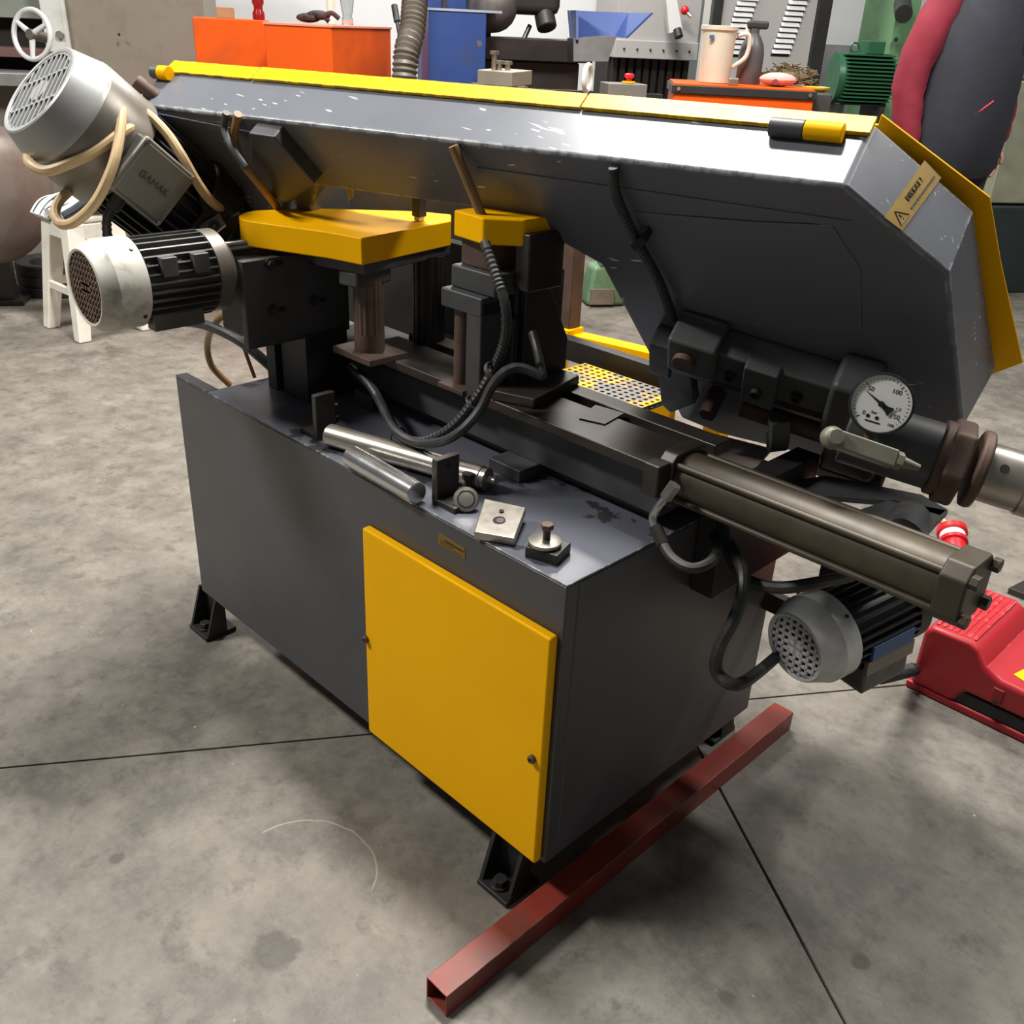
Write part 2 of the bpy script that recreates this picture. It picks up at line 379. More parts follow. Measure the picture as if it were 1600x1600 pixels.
# elbow fitting and its hose
pe = [at(1046, 772, 'y', .2), at(1030, 790, 'y', .19), at(1020, 808, 'y', .185), at(1024, 826, 'y', .18)]
MB().cyl(at(1055, 757, 'y', .205), at(1040, 778, 'y', .198), .0105, n=6).build('hose_fitting', STEEL, vc)
MB().tube(pe, .0065).build('elbow_pipe', CHROME, vc)
MB().cyl(at(1023, 822, 'y', .18), at(1036, 850, 'y', .175), .0105).build('hose_ferrule', OILY, vc)
hz = [at(1034, 846, 'y', .176), at(1050, 872, 'y', .165), at(1080, 888, 'y', .165), at(1110, 878, 'y', .2), at(1122, 855, 'y', .28), at(1115, 835, 'y', .34)]
MB().tube(hz, .0085).build('hydraulic_hose', RUB, vc)
# dark block on the right of the cabinet under the cylinder and the hoses there
MB().bx(0.001, .05, .33, .635, .545, .735).build('manifold_block', BLK, S, bevel=.003)
h2 = [(.03, .345, .70), at(1140, 865, 'y', .30), at(1165, 905, 'y', .28), at(1215, 918, 'y', .29), at(1270, 912, 'y', .32), at(1330, 900, 'y', .42)]
MB().tube(h2, .0105).build('hydraulic_hose', RUB, S)
h3 = [at(1140, 850, 'y', .32), at(1162, 900, 'y', .25), at(1150, 960, 'y', .22), at(1125, 1010, 'y', .20), at(1120, 1050, 'y', .20), at(1150, 1070, 'y', .21), at(1185, 1050, 'y', .3), at(1225, 1015, 'y', .45)]
MB().tube(h3, .0105).build('hydraulic_hose', RUB, S)

# ------------------------------------------------------------------ motors
def motor(name, o, a, up, R, Lc, Lb, mc, mbod, mend, parent, holes='square', nb=9, ends=True, FR=.66, BV=.34, mg=None):
    """o = centre of the fan face, a = direction from the fan face into the motor"""
    a = V(a).normalized(); up = V(up); up = (up-a*up.dot(a)).normalized(); sd = a.cross(up); o = V(o)
    body = MB(); body.lathe([(R*.80, Lc*.95), (R*.80, Lc+Lb)], o, a, 32); bo = body.build(name, mbod, parent)
    fin = MB(); nf = 30
    for k in range(nf):
        t = 2*math.pi*k/nf; rdir = up*math.cos(t)+sd*math.sin(t); tg = a.cross(rdir)
        fin.box(o+a*(Lc+Lb*.5)+rdir*(R*.87), (R*.2, Lb*.96, R*.035), (rdir, a, tg))
    fin.build('cooling_fins', mbod, bo, kind='stuff')
    MB().lathe([(R*FR*.98, .004), (R*FR, .0), (R*(FR+.05), -.001), (R*(FR+.08), .001), (R*.975, Lc*BV), (R, Lc*(BV+.04)), (R, Lc), (R*.97, Lc), (R*.97, Lc*(BV+.04)), (R*FR*.98, Lc*.08)], o, a, 48, cap=False).build('fan_cover', mc, bo, ang=24)
    MB().lathe([(R*.80, Lc*.30), (R*.80, Lc*.34)], o, a, 28).build('fan_recess', HOLE, bo)
    g = MB(); rg = R*FR*1.01; st = 2*rg/nb
    for k in range(nb+1):
        x = -rg+k*st; hl = math.sqrt(max(rg*rg-x*x, 0))
        if hl < rg*.2: continue
        if holes in ('square', 'slot'): g.box(o+sd*x+a*.003, (st*(.34 if holes == 'square' else .30), 2*hl, .004), (sd, up, a))
        if holes == 'square': g.box(o+up*x+a*.003, (2*hl, st*.34, .004), (sd, up, a))
    if holes == 'slot':
        for x in (-rg*.36, rg*.36): g.box(o+up*x+a*.003, (2*math.sqrt(rg*rg-x*x), st*.3, .004), (sd, up, a))
    g.lathe([(rg*.26, .001), (rg*.26, .006)], o, a, 20)
    g.lathe([(rg*.93, .001), (rg*1.04, .001), (rg*1.04, .006), (rg*.93, .006)], o, a, 36, cap=False)
    g.build('fan_grille', mg or mc, bo, kind='stuff')
    if ends: MB().lathe([(R*.82, Lc+Lb-.002), (R*.95, Lc+Lb), (R*.95, Lc+Lb+R*.35), (R*.75, Lc+Lb+R*.52), (R*.4, Lc+Lb+R*.6)], o, a, 36).build('end_shield', mend, bo)
    for t in (.6, 2.2, 3.8, 5.4):
        rd = up*math.cos(t)+sd*math.sin(t)
        MB().cyl(o+a*Lc*.86+rd*R*.99, o+a*Lc*.86+rd*(R*1.03), R*.045, n=10).build('cover_screw', OILY, bo)
    return bo, a, up, sd

# pump motor low on the right
pm, a, up, sd = motor('pump_motor', at(1241, 1012, 'y', .38), at(1400, 935, 'y', .62)-at(1241, 1012, 'y', .38), ZZ, .079, .075, .15, ALUW, MOTD, MOTD, S, 'square', 8, FR=.72, BV=.5)
po = at(1241, 1012, 'y', .38)
tb_ = MB(); tb_.box(po+a*.155-up*.075+sd*.03, (.085, .11, .05), (sd, a, up)); tb_.build('terminal_box', MOTG, pm, bevel=.006)
MB().box(po+a*.155-up*.103+sd*.03, (.075, .1, .008), (sd, a, up)).build('terminal_lid', MOTG, pm, bevel=.003)
NB = mat('blue_nameplate', (52, 92, 140), .4, var=.1)
MB().box(po+a*.155+sd*.0755-up*.012, (.006, .1, .03), (sd, a, up)).build('rating_plate', NB, pm)
MB().box(po+a*.155+sd*.073-up*.042, (.008, .115, .03), (sd, a, up)).build('side_rib', ALUD, pm)
MB().bx(.0, .11, .62, .64, .38, .42).build('motor_arm', BLK, S)
MB().box(V((.17, .63, .45)), (.14, .02, .16)).build('motor_bracket', BLK, S, bevel=.003)
MB().tube([po+a*.2-up*.1+sd*.05, at(1372, 1056, 'y', .70), at(1400, 1052, 'y', .95), at(1427, 1046, 'y', 1.14)], .017, 10, 8, rib=.009).build('conduit', RUB, S)

# coolant/brush drive motor low on the left
lm, la, lup, lsd = motor('brush_motor', (-.95, -.262, .966), YY, ZZ, .082, .085, .14, CASTW, MOTG, ALUD, S, 'square', 11, FR=.78, BV=.3, mg=mat('rusty_wire_mesh', (112, 94, 80), .6, .2, var=.3, scale=30))
for k in (0, 1):
    for zz, hh in ((.045, .02),):
        MB().box((-.882, -.135+k*.062, .966+.035), (.022, .03, .035)).build('mounting_lug', MOTG, lm, bevel=.002)
MB().box((-.905, -.12, .966-.068), (.03, .10, .03)).build('mounting_foot', MOTG, lm, bevel=.002)

# mounting plate with four bolts
gp = MB().bx(-.884, -.864, .003, .246, .822, .995).build('mounting_plate', GREYD, S, bevel=.003)
for p in ((421, 412), (489, 405), (425, 485), (490, 470)):
    q = at(p[0], p[1], 'x', -.864)
    mb = MB(); mb.lathe([(.011, 0), (.011, .004), (.006, .004)], q, XX, 18); mb.hexa(q+V((.004, 0, 0)), XX, .008, .008); mb.build('plate_bolt', OILY, gp)
    MB().box(q+V((.0002, .022, -.001)), (.0008, .016, .009)).build('bolt_slot', HOLE, gp)
MB().bx(-1.0, -.884, .022, .23, .83, .99).build('brush_gearbox', BLK, S, bevel=.008)
MB().bx(-1.0, -.965, .12, .15, ZT, .84).build('gearbox_leg', BLK, S, bevel=.002)
MB().bx(-.955, -.86, .13, .235, ZT, .83).build('gearbox_leg', BLK, S, bevel=.002)
for dz in (0, .03):
    MB().cyl((-.955, .0, 1.0+dz*.3), (-.90, .16, 1.012+dz*.3), .006).build('guide_rod', STEEL, S)
# pillars
def pillar(x, y, z0, z1, r, m, nm='pillar'):
    n = 36; pr = []
    mb = MB(); vs = []; fs = []
    for zz in (z0, z1):
        for k in range(n):
            t = 2*math.pi*k/n; rr = r*(1 if k % 2 else .955); vs.append((x+rr*math.cos(t), y+rr*math.sin(t), zz))
    fs = [list(range(n)), list(range(n, 2*n))]+[(i, (i+1) % n, n+(i+1) % n, n+i) for i in range(n)]
    mb.add(vs, fs); return mb.build(nm, m, S, ang=15)
p = pillar(-.735, .20, .82, .99, .030, IRON)
MB().lathe([(.0305, 0), (.0305, .035)], (-.735, .20, .820), ZZ, 28).build('pillar_collar', IRON, p)
MB().bx(-.80, -.675, .155, .25, .806, .820).build('pillar_foot', IRON, p, bevel=.002)
pillar(-.74, .36, .80, .99, .034, BLK); pillar(-.64, .40, .80, .99, .03, BLK)
MB().bx(-.83, -.58, .44, .47, .80, 1.0).build('back_plate', BLK, S)
MB().bx(-1.62, -.60, .53, .57, .70, 1.13).build('rear_frame', BLK, S, bevel=.004)
# yellow belt cover and its carrier plate
yc = [(565, 372), (510, 362), (400, 347), (382, 344), (374, 340), (373, 336), (380, 332), (396, 329), (430, 327), (480, 325), (655, 330), (705, 335), (705, 345)]
YP = [at(q[0], q[1], 'z', 1.056) for q in yc]
MB().prism(YP, (0, 0, -.05)).build('belt_cover', YEL, S, bevel=.003)
ctr = sum(YP, V((0, 0, 0)))/len(YP)
MB().prism([(-.685, .155, .984), (-.80, .125, .984), (-.90, .16, .984), (-.88, .35, .984), (-.73, .41, .984)], (0, 0, .022)).build('carrier_plate', GREYD, S, bevel=.003)
MB().prism([(-.702, .150, .955), (-.75, .14, .955), (-.76, .23, .955), (-.71, .24, .955)], (0, 0, .03)).build('carrier_lug', GREYD, S, bevel=.006)
MB().box(at(655, 336, 'z', 1.068), (.016, .016, .022)).build('sensor_tip', mat('cream_tip', (214, 200, 150), .5), S, bevel=.002)
MB().box(at(655, 318, 'z', 1.09), (.022, .022, .05)).build('sensor_body', GREYD, S, bevel=.002)

# blade guide post (U bracket) on the bed
ux, uy = -.43, .215
MB().bx(ux-.024, ux+.016, uy-.012, uy+.055, .80, .985).build('guide_post', GREYD, S, bevel=.004)
MB().bx(ux-.092, ux+.016, uy-.013, uy+.055, .955, .990).build('guide_arm', GREYD, S, bevel=.004)
MB().cyl((ux-.060, uy+.015, .812), (ux-.060, uy+.015, .957), .0165).build('guide_roller', IRON, S)
MB().bx(ux-.09, ux-.02, uy-.02, uy+.045, .803, .812).build('guide_roller_foot', IRON, S, bevel=.001)
MB().bx(ux-.085, ux+.03, uy+.005, uy+.10, .990, 1.03).build('guide_head', GREYD, S, bevel=.004)
MB().bx(ux-.075, ux+.0, uy+.02, uy+.09, 1.03, 1.085).build('guide_block', IRON, S, bevel=.003)
MB().prism([(ux-.085, uy+.01, 1.078), (ux+.0, uy-.0, 1.078), (ux+.05, uy+.05, 1.078), (ux+.05, uy+.13, 1.078), (ux-.085, uy+.13, 1.078)], (0, 0, .045)).build('guide_cover', YEL, S, bevel=.004)
MB().bx(ux+.03, ux+.065, uy+.05, uy+.14, 1.0, 1.10).build('guide_side_block', OILY, S, bevel=.004)
# fixed jaw with triangular gusset and its foot
MB().prism([at(765, 625, 'z', .81), at(835, 640, 'z', .81), at(905, 602, 'z', .81), at(860, 585, 'z', .81)], (0, 0, .02)).build('jaw_foot', OILY, S, bevel=.004)
gq = [(-.395, .30, .83), (-.335, .40, .83), (-.335, .40, .89), (-.395, .30, 1.04)]
MB().prism([(-.40, .285, .83), (-.40, .405, .83), (-.40, .405, .89), (-.40, .345, 1.0), (-.40, .285, 1.01)], (.014, 0, 0)).build('jaw_gusset', BLK, S, bevel=.003)
MB().bx(-.50, -.40, .275, .40, .83, 1.02).build('jaw_block', BLK, S, bevel=.004)
MB().bx(-.425, -.392, .262, .276, .83, .95).build('jaw_rib', BLK, S, bevel=.003)

# hoses hanging at the guide post
ha = [at(757, 378, 'y', .20), at(775, 430, 'y', .185), at(790, 480, 'y', .18), at(789, 530, 'y', .18), at(772, 575, 'y', .175), at(742, 625, 'y', .15), at(705, 668, 'y', .12), at(660, 690, 'y', .10), at(625, 680, 'y', .10), at(603, 645, 'y', .13), at(580, 605, 'y', .17), at(548, 573, 'y', .21)]
MB().tube(ha, .0095, 10, 8, rib=.007).build('cable_conduit', RUB, S)
hb = [at(848, 588, 'y', .21), at(815, 575, 'y', .19), at(790, 580, 'y', .165), at(768, 605, 'y', .15), at(750, 640, 'y', .13), at(722, 672, 'y', .10), at(690, 690, 'y', .085), at(650, 692, 'y', .085), at(617, 672, 'y', .09), at(597, 635, 'y', .13), at(590, 620, 'y', .15)]
MB().tube(hb, .0085, 10, 8).build('cable_conduit', RUB, S)
hc = [at(832, 520, 'y', .265), at(840, 550, 'y', .25), at(848, 588, 'y', .21)]
MB().tube(hc, .008, 10, 6).build('cable_conduit', RUB, S)
MB().torus(at(772, 580, 'y', .165), at(772, 580, 'y', .165)-at(790, 560, 'y', .165), .016, .004, 24, 8).build('cable_clamp', RUB, S)
MB().torus(at(742, 630, 'y', .142), at(742, 630, 'y', .142)-at(760, 605, 'y', .15), .017, .002, 24, 6).build('cable_tie', RUB, S)
MB().torus(at(622, 682, 'y', .095), at(622, 682, 'y', .095)-at(640, 690, 'y', .095), .017, .002, 24, 6).build('cable_tie', RUB, S)
# hoses behind the left end
MB().tube([at(380, 480, 'y', .16), at(345, 495, 'y', .16), at(325, 530, 'y', .2), at(330, 570, 'y', .22), at(360, 602, 'y', .26)], .0085, 10, 6).build('cable', TAN, S)
MB().tube([at(250, 503, 'y', .12), at(310, 505, 'y', .14), at(370, 530, 'y', .16), at(420, 570, 'y', .19), at(440, 590, 'y', .21)], .012, 10, 6).build('conduit', RUB, S)
MB().tube([at(290, 495, 'y', .17), at(340, 512, 'y', .19), at(400, 545, 'y', .22)], .006, 8, 6).build('cable', RUB, S)
MB().tube([at(365, 490, 'y', .2), at(380, 540, 'y', .24), at(398, 590, 'y', .26)], .005, 8, 6).build('cable', TAN, S)

# ------------------------------------------------------------------ the bow
_b, _t = math.radians(14), math.radians(35)
BU = V((math.cos(_b), math.sin(_b), 0)); BD = V((-math.sin(_b)*math.cos(_t), math.cos(_b)*math.cos(_t), math.sin(_t))); BW = BU.cross(BD)
BP = ad(1320, 290, 1.3)
def bp(u, w, d=0): return BP+BU*u+BW*w+BD*d
def uw(px, py, dd=0):
    r = ray(px, py); o = BP+BD*dd; X = CAM+r*((o-CAM).dot(BD)/r.dot(BD)); return (X-BP).dot(BU), (X-BP).dot(BW)
def bq(px, py, dd=0): return bp(*uw(px, py, dd), dd)
OUT = [(0, 0), (.148, -.134), (.207, -.48), (.03, -.676), (-.24, -.676), (-.322, -.652), (-.368, -.45), (-.42, -.238), (-.55, -.165), (-.62, -.146), (-1.03, -.15), (-1.08, -.22), (-1.12, -.33), (-1.25, -.40), (-1.44, -.36), (-1.53, -.22), (-1.434, 0)]
OUT2 = list(OUT); OUT2[2] = (.226, -.47); OUT2[3] = (.05, -.67)
_n = len(OUT)
bow = MB().add([bp(u, w, 0) for u, w in OUT]+[bp(u, w, .13) for u, w in OUT2], [list(range(_n)), list(range(_n, 2*_n))]+[(i, (i+1) % _n, _n+(i+1) % _n, _n+i) for i in range(_n)]).build('bow_frame', GREYB, S, bevel=.006, seg=3)
def offs(P, d):
    out = []; n = len(P)
    for i in range(n):
        a = V((*P[i-1], 0)); b = V((*P[i], 0)); c = V((*P[(i+1) % n], 0))
        e = (b-a).normalized(); f = (c-b).normalized()
        n1 = V((-e.y, e.x, 0)); n2 = V((-f.y, f.x, 0)); m = (n1+n2); m = m/max(m.dot(n1), .4)
        q = b+m*d; out.append((q.x, q.y))
    return out
CO = [(.0, -.02), (.004, -.003), (.164, -.128), (.196, -.25), (.262, -.47), (.08, -.66), (-.25, -.66), (-.335, -.63), (-.43, -.24), (-.62, -.15), (-1.03, -.155), (-1.13, -.33), (-1.25, -.40), (-1.44, -.36), (-1.53, -.22), (-1.428, -.02)]
cov = MB().prism([bp(u, w, .150) for u, w in CO], BD*.004).build('bow_cover', YEL, bow, bevel=.001)
US = [-1.425, uw(390, 105, .11)[0], uw(910, 160, .11)[0], .004]
for i in range(3):
    lift = .0045+.0012*i
    mb = MB().prism([bp(US[i]+.002, .001, .099), bp(US[i+1]-.001, .001, .099), bp(US[i+1]-.001, .001+lift, .099), bp(US[i]+.002, .001+lift, .099)], BD*.035)
    mb.build('cover_flange', YELC, bow, bevel=.001)
for (u0, u1, m) in ((-.135, -.085, GREYD), (-.084, -.03, YEL)):
    MB().cyl(bp(u0, .012, .088), bp(u1, .012, .088), .0135, n=22).build('hinge_knuckle', m, bow, bevel=.001)
for (u0, u1, m) in ((-1.437, -1.418, GREYD), (-1.417, -1.39, YEL)):
    MB().cyl(bp(u0, .012, .085), bp(u1, .012, .085), .0135, n=22).build('hinge_knuckle', m, bow, bevel=.001)
MB().cyl(bp(-1.40, -.01, .035), bp(-1.43, .03, .03), .016, n=20).build('pivot_pin', IRON, bow, bevel=.002)
# chamfer sticker
c0 = bq(1320, 290); 
f1 = (bp(.148, -.134)-bp(0, 0)).normalized(); fn = f1.cross(BD).normalized()
if fn.dot(CAM-BP) < 0: fn = -fn
def ch(s, dpt, h=0): return bp(0, 0, dpt)+f1*s+fn*(.0005+h)
def chp(px, py):
    r = ray(px, py); X = CAM+r*((BP-CAM).dot(fn)/r.dot(fn)); return (X-BP).dot(f1), (X-BP).dot(BD)
sc = [chp(*q) for q in ((1381, 340), (1444, 251), (1470, 278), (1409, 361))]
st = MB().prism([ch(a, b) for a, b in sc], fn*.0006).build('warning_sticker', BRASS, bow)
def sk(a, b):   # point in sticker frame a along the text, b from top to bottom
    p0 = ch(*sc[0], .0008).lerp(ch(*sc[1], .0008), a); p1 = ch(*sc[3], .0008).lerp(ch(*sc[2], .0008), a); return p0.lerp(p1, b)
tu = sk(1, .5)-sk(0, .5); tv = sk(.5, 0)-sk(.5, 1)
text('sticker_lettering', 'DIKKAT !', tv.length*.36, sk(.58, .36), tu, tv, INK, bow)
for (a0, a1) in ((.33, .38), (.40, .47), (.49, .58), (.60, .93)):   # second line of print, too small to read in the photograph
    MB().prism([sk(a0, .69), sk(a1, .69), sk(a1, .79), sk(a0, .79)], fn*.0003).build('print_line', INK, bow)
tri = [sk(.05, .82), sk(.25, .82), sk(.15, .22)]
mb = MB()
for i in range(3): mb.cyl(tri[i], tri[(i+1) % 3], .0008, n=6)
mb.cyl(sk(.15, .45), sk(.15, .62), .0007, n=6); mb.ball(sk(.15, .72), .0009, n=8, m=6); mb.build('warning_triangle', INK, bow)
# fold strip and bracket box on the back plate, stiffening ribs
MB().prism([bq(205, 170, -.004), bq(420, 212, -.004), bq(430, 222, -.004), bq(215, 182, -.004)], BD*.01).build('fold_strip', GREYP, bow)
MB().prism([bq(388, 208, -.03), bq(428, 214, -.03), bq(492, 288, -.03), bq(450, 318, -.03), bq(400, 300, -.03)], BD*.032)  .build('bracket_box', GREYD, bow, bevel=.003)
MB().prism([bq(745, 262, -.002), bq(1015, 300, -.002), bq(1330, 346, -.002), bq(1320, 356, -.002), bq(1010, 312, -.002), bq(750, 275, -.002)], BD*.004).build('fold_strip', GREYP, bow)
rec = [uw(*q) for q in ((1180, 345), (1300, 350), (1345, 420), (1345, 520), (1180, 510), (1070, 480), (1030, 420), (990, 330))]
MB().prism([bp(u, w, -.003) for u, w in rec], BD*.004).build('raised_panel', GREYP, bow, bevel=.003)
# cables passing into the bow
MB().tube([bq(708, 228, -.008), bq(722, 262, -.02), bq(740, 305, -.035), bq(757, 345, -.05), bq(775, 362, -.05)], .0085, 10, 6).build('cable', TAN, bow)
MB().tube([bq(372, 178, -.008), bq(366, 215, -.02), bq(380, 255, -.05), bq(412, 296, -.05), bq(440, 332, -.01), bq(452, 345, .02)], .008, 10, 6).build('cable', TAN, bow)
MB().tube([bq(354, 176, -.008), bq(350, 200, -.02), bq(362, 230, -.05), bq(385, 262, -.07)], .007, 10, 6).build('cable', RUB, bow)
MB().tube([bq(958, 262, -.008), bq(962, 300, -.018), bq(975, 335, -.02), bq(1000, 385, -.02), bq(1030, 440, -.02), bq(1052, 500, -.02)], .009, 10, 8, rib=.006).build('conduit', RUB, bow)
MB().prism([bq(984, 382, -.03), bq(1003, 370, -.03), bq(1010, 380, -.03), bq(992, 393, -.03)], BD*.03).build('conduit_clip', OILY, bow)

# blade tension assembly
ph = math.radians(9); TE = BU*math.cos(ph)-BW*math.sin(ph); TF = BU*math.sin(ph)+BW*math.cos(ph)
TD = -BD
TO = bq(1060, 500, -.02)
def tp(e, f, o=0): return TO+TE*e+TF*f+TD*o
TA = (TE, TF, TD)
def tbox(name, e0, e1, f0, f1, o0, o1, m, bev=.005):
    return MB().box(tp((e0+e1)/2, (f0+f1)/2, (o0+o1)/2), (e1-e0, f1-f0, o1-o0), TA).build(name, m, bow, bevel=bev)
CASTD = mat('dark_grey_casting', (74, 76, 76), .5, var=.14, scale=12, bump=.15, bscale=50, dirt=(46, 38, 32), damt=.5)
tbox('tension_block', 0, .09, -.075, .012, -.02, .055, CASTD, .008)
tbox('tension_slide', .08, .34, -.085, -.005, -.02, .04, CASTD, .006)
tbox('tension_slide', .0, .36, -.115, -.085, -.02, .03, OILY, .004)
tbox('slide_clamp', .14, .20, -.10, .0, .03, .055, CASTD, .004)
tbox('tension_yoke', .285, .36, -.12, .03, -.02, .06, CASTD, .012)
tbox('edge_lug', -.045, .0, -.14, -.05, -.02, .03, CASTD, .006)
MB().prism([tp(-.03, -.1), tp(.04, -.12), tp(.05, -.20), tp(.0, -.26), tp(-.02, -.24)], TD*.025).build('corner_plate', CASTD, bow, bevel=.004)
for (e, f, r, m) in ((.035, -.03, .02, IRON),):
    MB().cyl(tp(e, f, .05), tp(e, f, .068), r).build('pivot_bolt', m, bow, bevel=.002)
for (e, f) in ((.115, -.05), (.168, -.055), (.235, -.05)):
    MB().lathe([(.010, 0), (.010, .012), (.006, .012), (.006, .004)], tp(e, f, .04 if e != .168 else .054), TD, 16).build('cap_screw', OILY, bow)
MB().cyl(tp(.085, -.17, .0), tp(.085, -.17, .06), .018, n=6).build('adjuster_bolt', IRON, bow, bevel=.002)
mb = MB()
pts = [tp(.215, -.12, .05), tp(.222, -.15, .062), tp(.222, -.18, .06), tp(.215, -.2, .045)]
mb.tube(pts, .024, 4, 5); mb.build('hook_lug', CASTD, bow, bevel=.003)
MB().cyl(tp(.14, -.16, .025), tp(.36, -.16, .025), .018).build('tension_rod', IRON, bow)
# tube, nut, ring, sleeve along the tension axis (continues out of the frame)
T0 = ad(1385, 690, 1.47); T1 = ad(1575, 748, 1.42); td = (T1-T0).normalized()
L = (T1-T0).length
def tc_(k): return T0+td*(L*k)
MB().cyl(tc_(-.35), tc_(.42), .052, n=36).build('tension_tube', GREYD, bow, bevel=.004)
MB().cyl(tc_(.40), tc_(.55), .058, n=30).build('tension_nut', IRON, bow, bevel=.004)
MB().hexa(tc_(.47), td, .068, L*.18).build('tension_nut', IRON, bow, bevel=.006)
MB().cyl(tc_(.70), tc_(.80), .060, n=30).build('lock_ring', IRON, bow, bevel=.006)
x_, y_ = perp(td)
slv = MB().cyl(tc_(.78), tc_(1.12), .045, n=40).build('handle_sleeve', STEEL, bow, bevel=.003)
MB().cyl(tc_(1.11), tc_(1.9), .048, n=40).build('handle_sleeve', STEEL, bow, bevel=.003)
hp = ad(1572, 731, 1.375); ax_pt = T0+td*((hp-T0).dot(td)); hn = (hp-ax_pt).normalized()
MB().cyl(ax_pt+hn*.0445, ax_pt+hn*.0456, .0065, n=16).build('sleeve_hole', HOLE, bow)
tbox('tube_boss', .30, .40, -.24, -.08, -.02, .05, CASTD, .012)
tbox('lower_lug', .30, .42, -.27, -.23, .0, .05, OILY, .008)
# fitting block with nozzle
G0 = ad(1300, 684, 1.36); G1 = ad(1398, 718, 1.355); gd = (G1-G0).normalized(); gx = gd.cross(FWD).normalized()
fb = MB().box((G0+G1)/2, ((G1-G0).length, .026, .026), (gd, gx, gd.cross(gx))).build('fitting_block', PALE, bow, bevel=.003)
MB().ball(G0, (.017, .017, .017)).build('fitting_end', PALE, bow)
MB().cyl(G0-FWD*.006, G0-FWD*.022, .012, n=16).build('fitting_plug', PALE, bow, bevel=.002)
MB().cyl(G1, G1+gd*.010, .014, n=6).build('fitting_nut', PALE, bow, bevel=.001)
MB().cyl(G1+gd*.010, G1+gd*.036, .009, .005, n=14).build('nozzle', PALE, bow)
# pressure gauge
GC = ad(1377, 631, 1.375); gn = (V((.52, -1.36, .30))).normalized()
gux = (RGT*math.cos(math.radians(14))-UPV*math.sin(math.radians(14))); gux = (gux-gn*gux.dot(gn)).normalized(); guy = gn.cross(gux)
gr = .0425
ga = MB().lathe([(gr*.9, -.03), (gr*1.0, -.026), (gr*1.06, -.004), (gr*1.06, .004), (gr*.985, .005), (gr*.97, .0)], GC, gn, 48).build('pressure_gauge', mat('black_gauge_case', (38, 38, 40), .4), bow)
MB().cyl(GC-gn*.003, GC+gn*.0005, gr*.972, n=48).build('dial', PAPER, ga)
def gp_(ang, r, h=.001): return GC+(gux*math.cos(ang)+guy*math.sin(ang))*(gr*r)+gn*h
tk = MB()
for k in range(33):
    v = k*5; an = math.radians(225-270*v/160); big = v % 50 == 0
    p0 = gp_(an, .90); p1 = gp_(an, .78 if big else .83); sdv = (p1-p0).normalized().cross(gn)
    tk.box((p0+p1)/2, ((p1-p0).length, .0011 if big else .0006, .0004), ((p1-p0).normalized(), sdv, gn))
tk.build('scale_ticks', INKB, ga, kind='stuff')
for v, s in ((0, .2), (50, .22), (100, .22), (150, .22)):
    an = math.radians(225-270*v/160); text('dial_number', str(v), gr*s, gp_(an, .62, 0), gux, guy, INKB, ga)
text('dial_number', '160', gr*.15, gp_(math.radians(-45), .72, 0)-guy*gr*.1, gux, guy, INKB, ga)
text('dial_lettering', 'bar', gr*.15, GC-guy*gr*.34-gux*gr*.12, gux, guy, INKB, ga)
text('dial_lettering', 'CE', gr*.15, GC+gux*gr*.58-guy*gr*.02, gux, guy, mat('grey_ink', (120, 120, 120), .6), ga)
MB().box(GC-guy*gr*.66-gux*gr*.08+gn*.001, (gr*.5, gr*.05, .0004), (gux, guy, gn)).build('dial_print', INKB, ga)
for k in (-.28, .02): MB().cyl(GC-guy*gr*.5+gux*gr*k+gn*.0006, GC-guy*gr*.5+gux*gr*k+gn*.0012, gr*.065, n=14).build('dial_screw', INKB, ga)
an = math.radians(225-270*42/160); nd = gux*math.cos(an)+guy*math.sin(an); nsd = nd.cross(gn)
MB().prism([GC+nd*gr*.78+gn*.002, GC+nsd*gr*.05+gn*.002, GC-nd*gr*.2+nsd*gr*.08+gn*.002, GC-nd*gr*.42+nsd*gr*.17+gn*.002, GC-nd*gr*.42-nsd*gr*.17+gn*.002, GC-nd*gr*.2-nsd*gr*.08+gn*.002, GC-nsd*gr*.05+gn*.002], gn*.001).build('needle', INKB, ga)
MB().cyl(GC+gn*.001, GC+gn*.005, gr*.1, n=16).build('needle_hub', INKB, ga)
MB().cyl(GC-guy*gr*.95-gn*.012, GC-guy*gr*1.5-gn*.012, .008, n=12).build('gauge_stem', IRON, ga)

# ------------------------------------------------------------------ big drive motor on the bow
ALUS = mat('silver_motor_cover', (168, 169, 168), .36, .35, var=.06, scale=6, dirt=(130, 124, 116), damt=.4)
M0 = ad(60, 140, 1.745); M1 = ad(292, 330, 2.02); ma = (M1-M0).normalized(); ML = (M1-M0).length
dm, a, up, sd = motor('drive_motor', M0, ma, UPV, .117, .17, .17, ALUS, MOTD, MOTD, S, 'slot', 11, FR=.74, BV=.30)
# the shell behind the bright rim is a duller sleeve
MB().lathe([(.1172, .062), (.1182, .064), (.1190, .169), (.117, .171)], M0, ma, 44, cap=False).build('fan_cover_shell', ALUD, dm)
bn = ad(239, 285, 1.80)-ad(200, 260, 1.96); bn = (bn-ma*bn.dot(ma)).normalized(); bs_ = ma.cross(bn)
TC = ad(238, 284, 1.80)
if bn.dot(CAM-TC) < 0: bn = -bn; bs_ = ma.cross(bn)
LIDM = mat('olive_grey_lid', (132, 128, 118), .4, .2, var=.06)
MB().box(TC-bn*.03, (.114, .114, .05), (ma, bs_, bn)).build('terminal_box', MOTG, dm, bevel=.006)
MB().box(TC+bn*.0, (.12, .12, .014), (ma, bs_, bn)).build('terminal_lid', LIDM, dm, bevel=.005)
MB().box(TC+bn*.0075, (.104, .104, .004), (ma, bs_, bn)).build('lid_panel', LIDM, dm, bevel=.002)
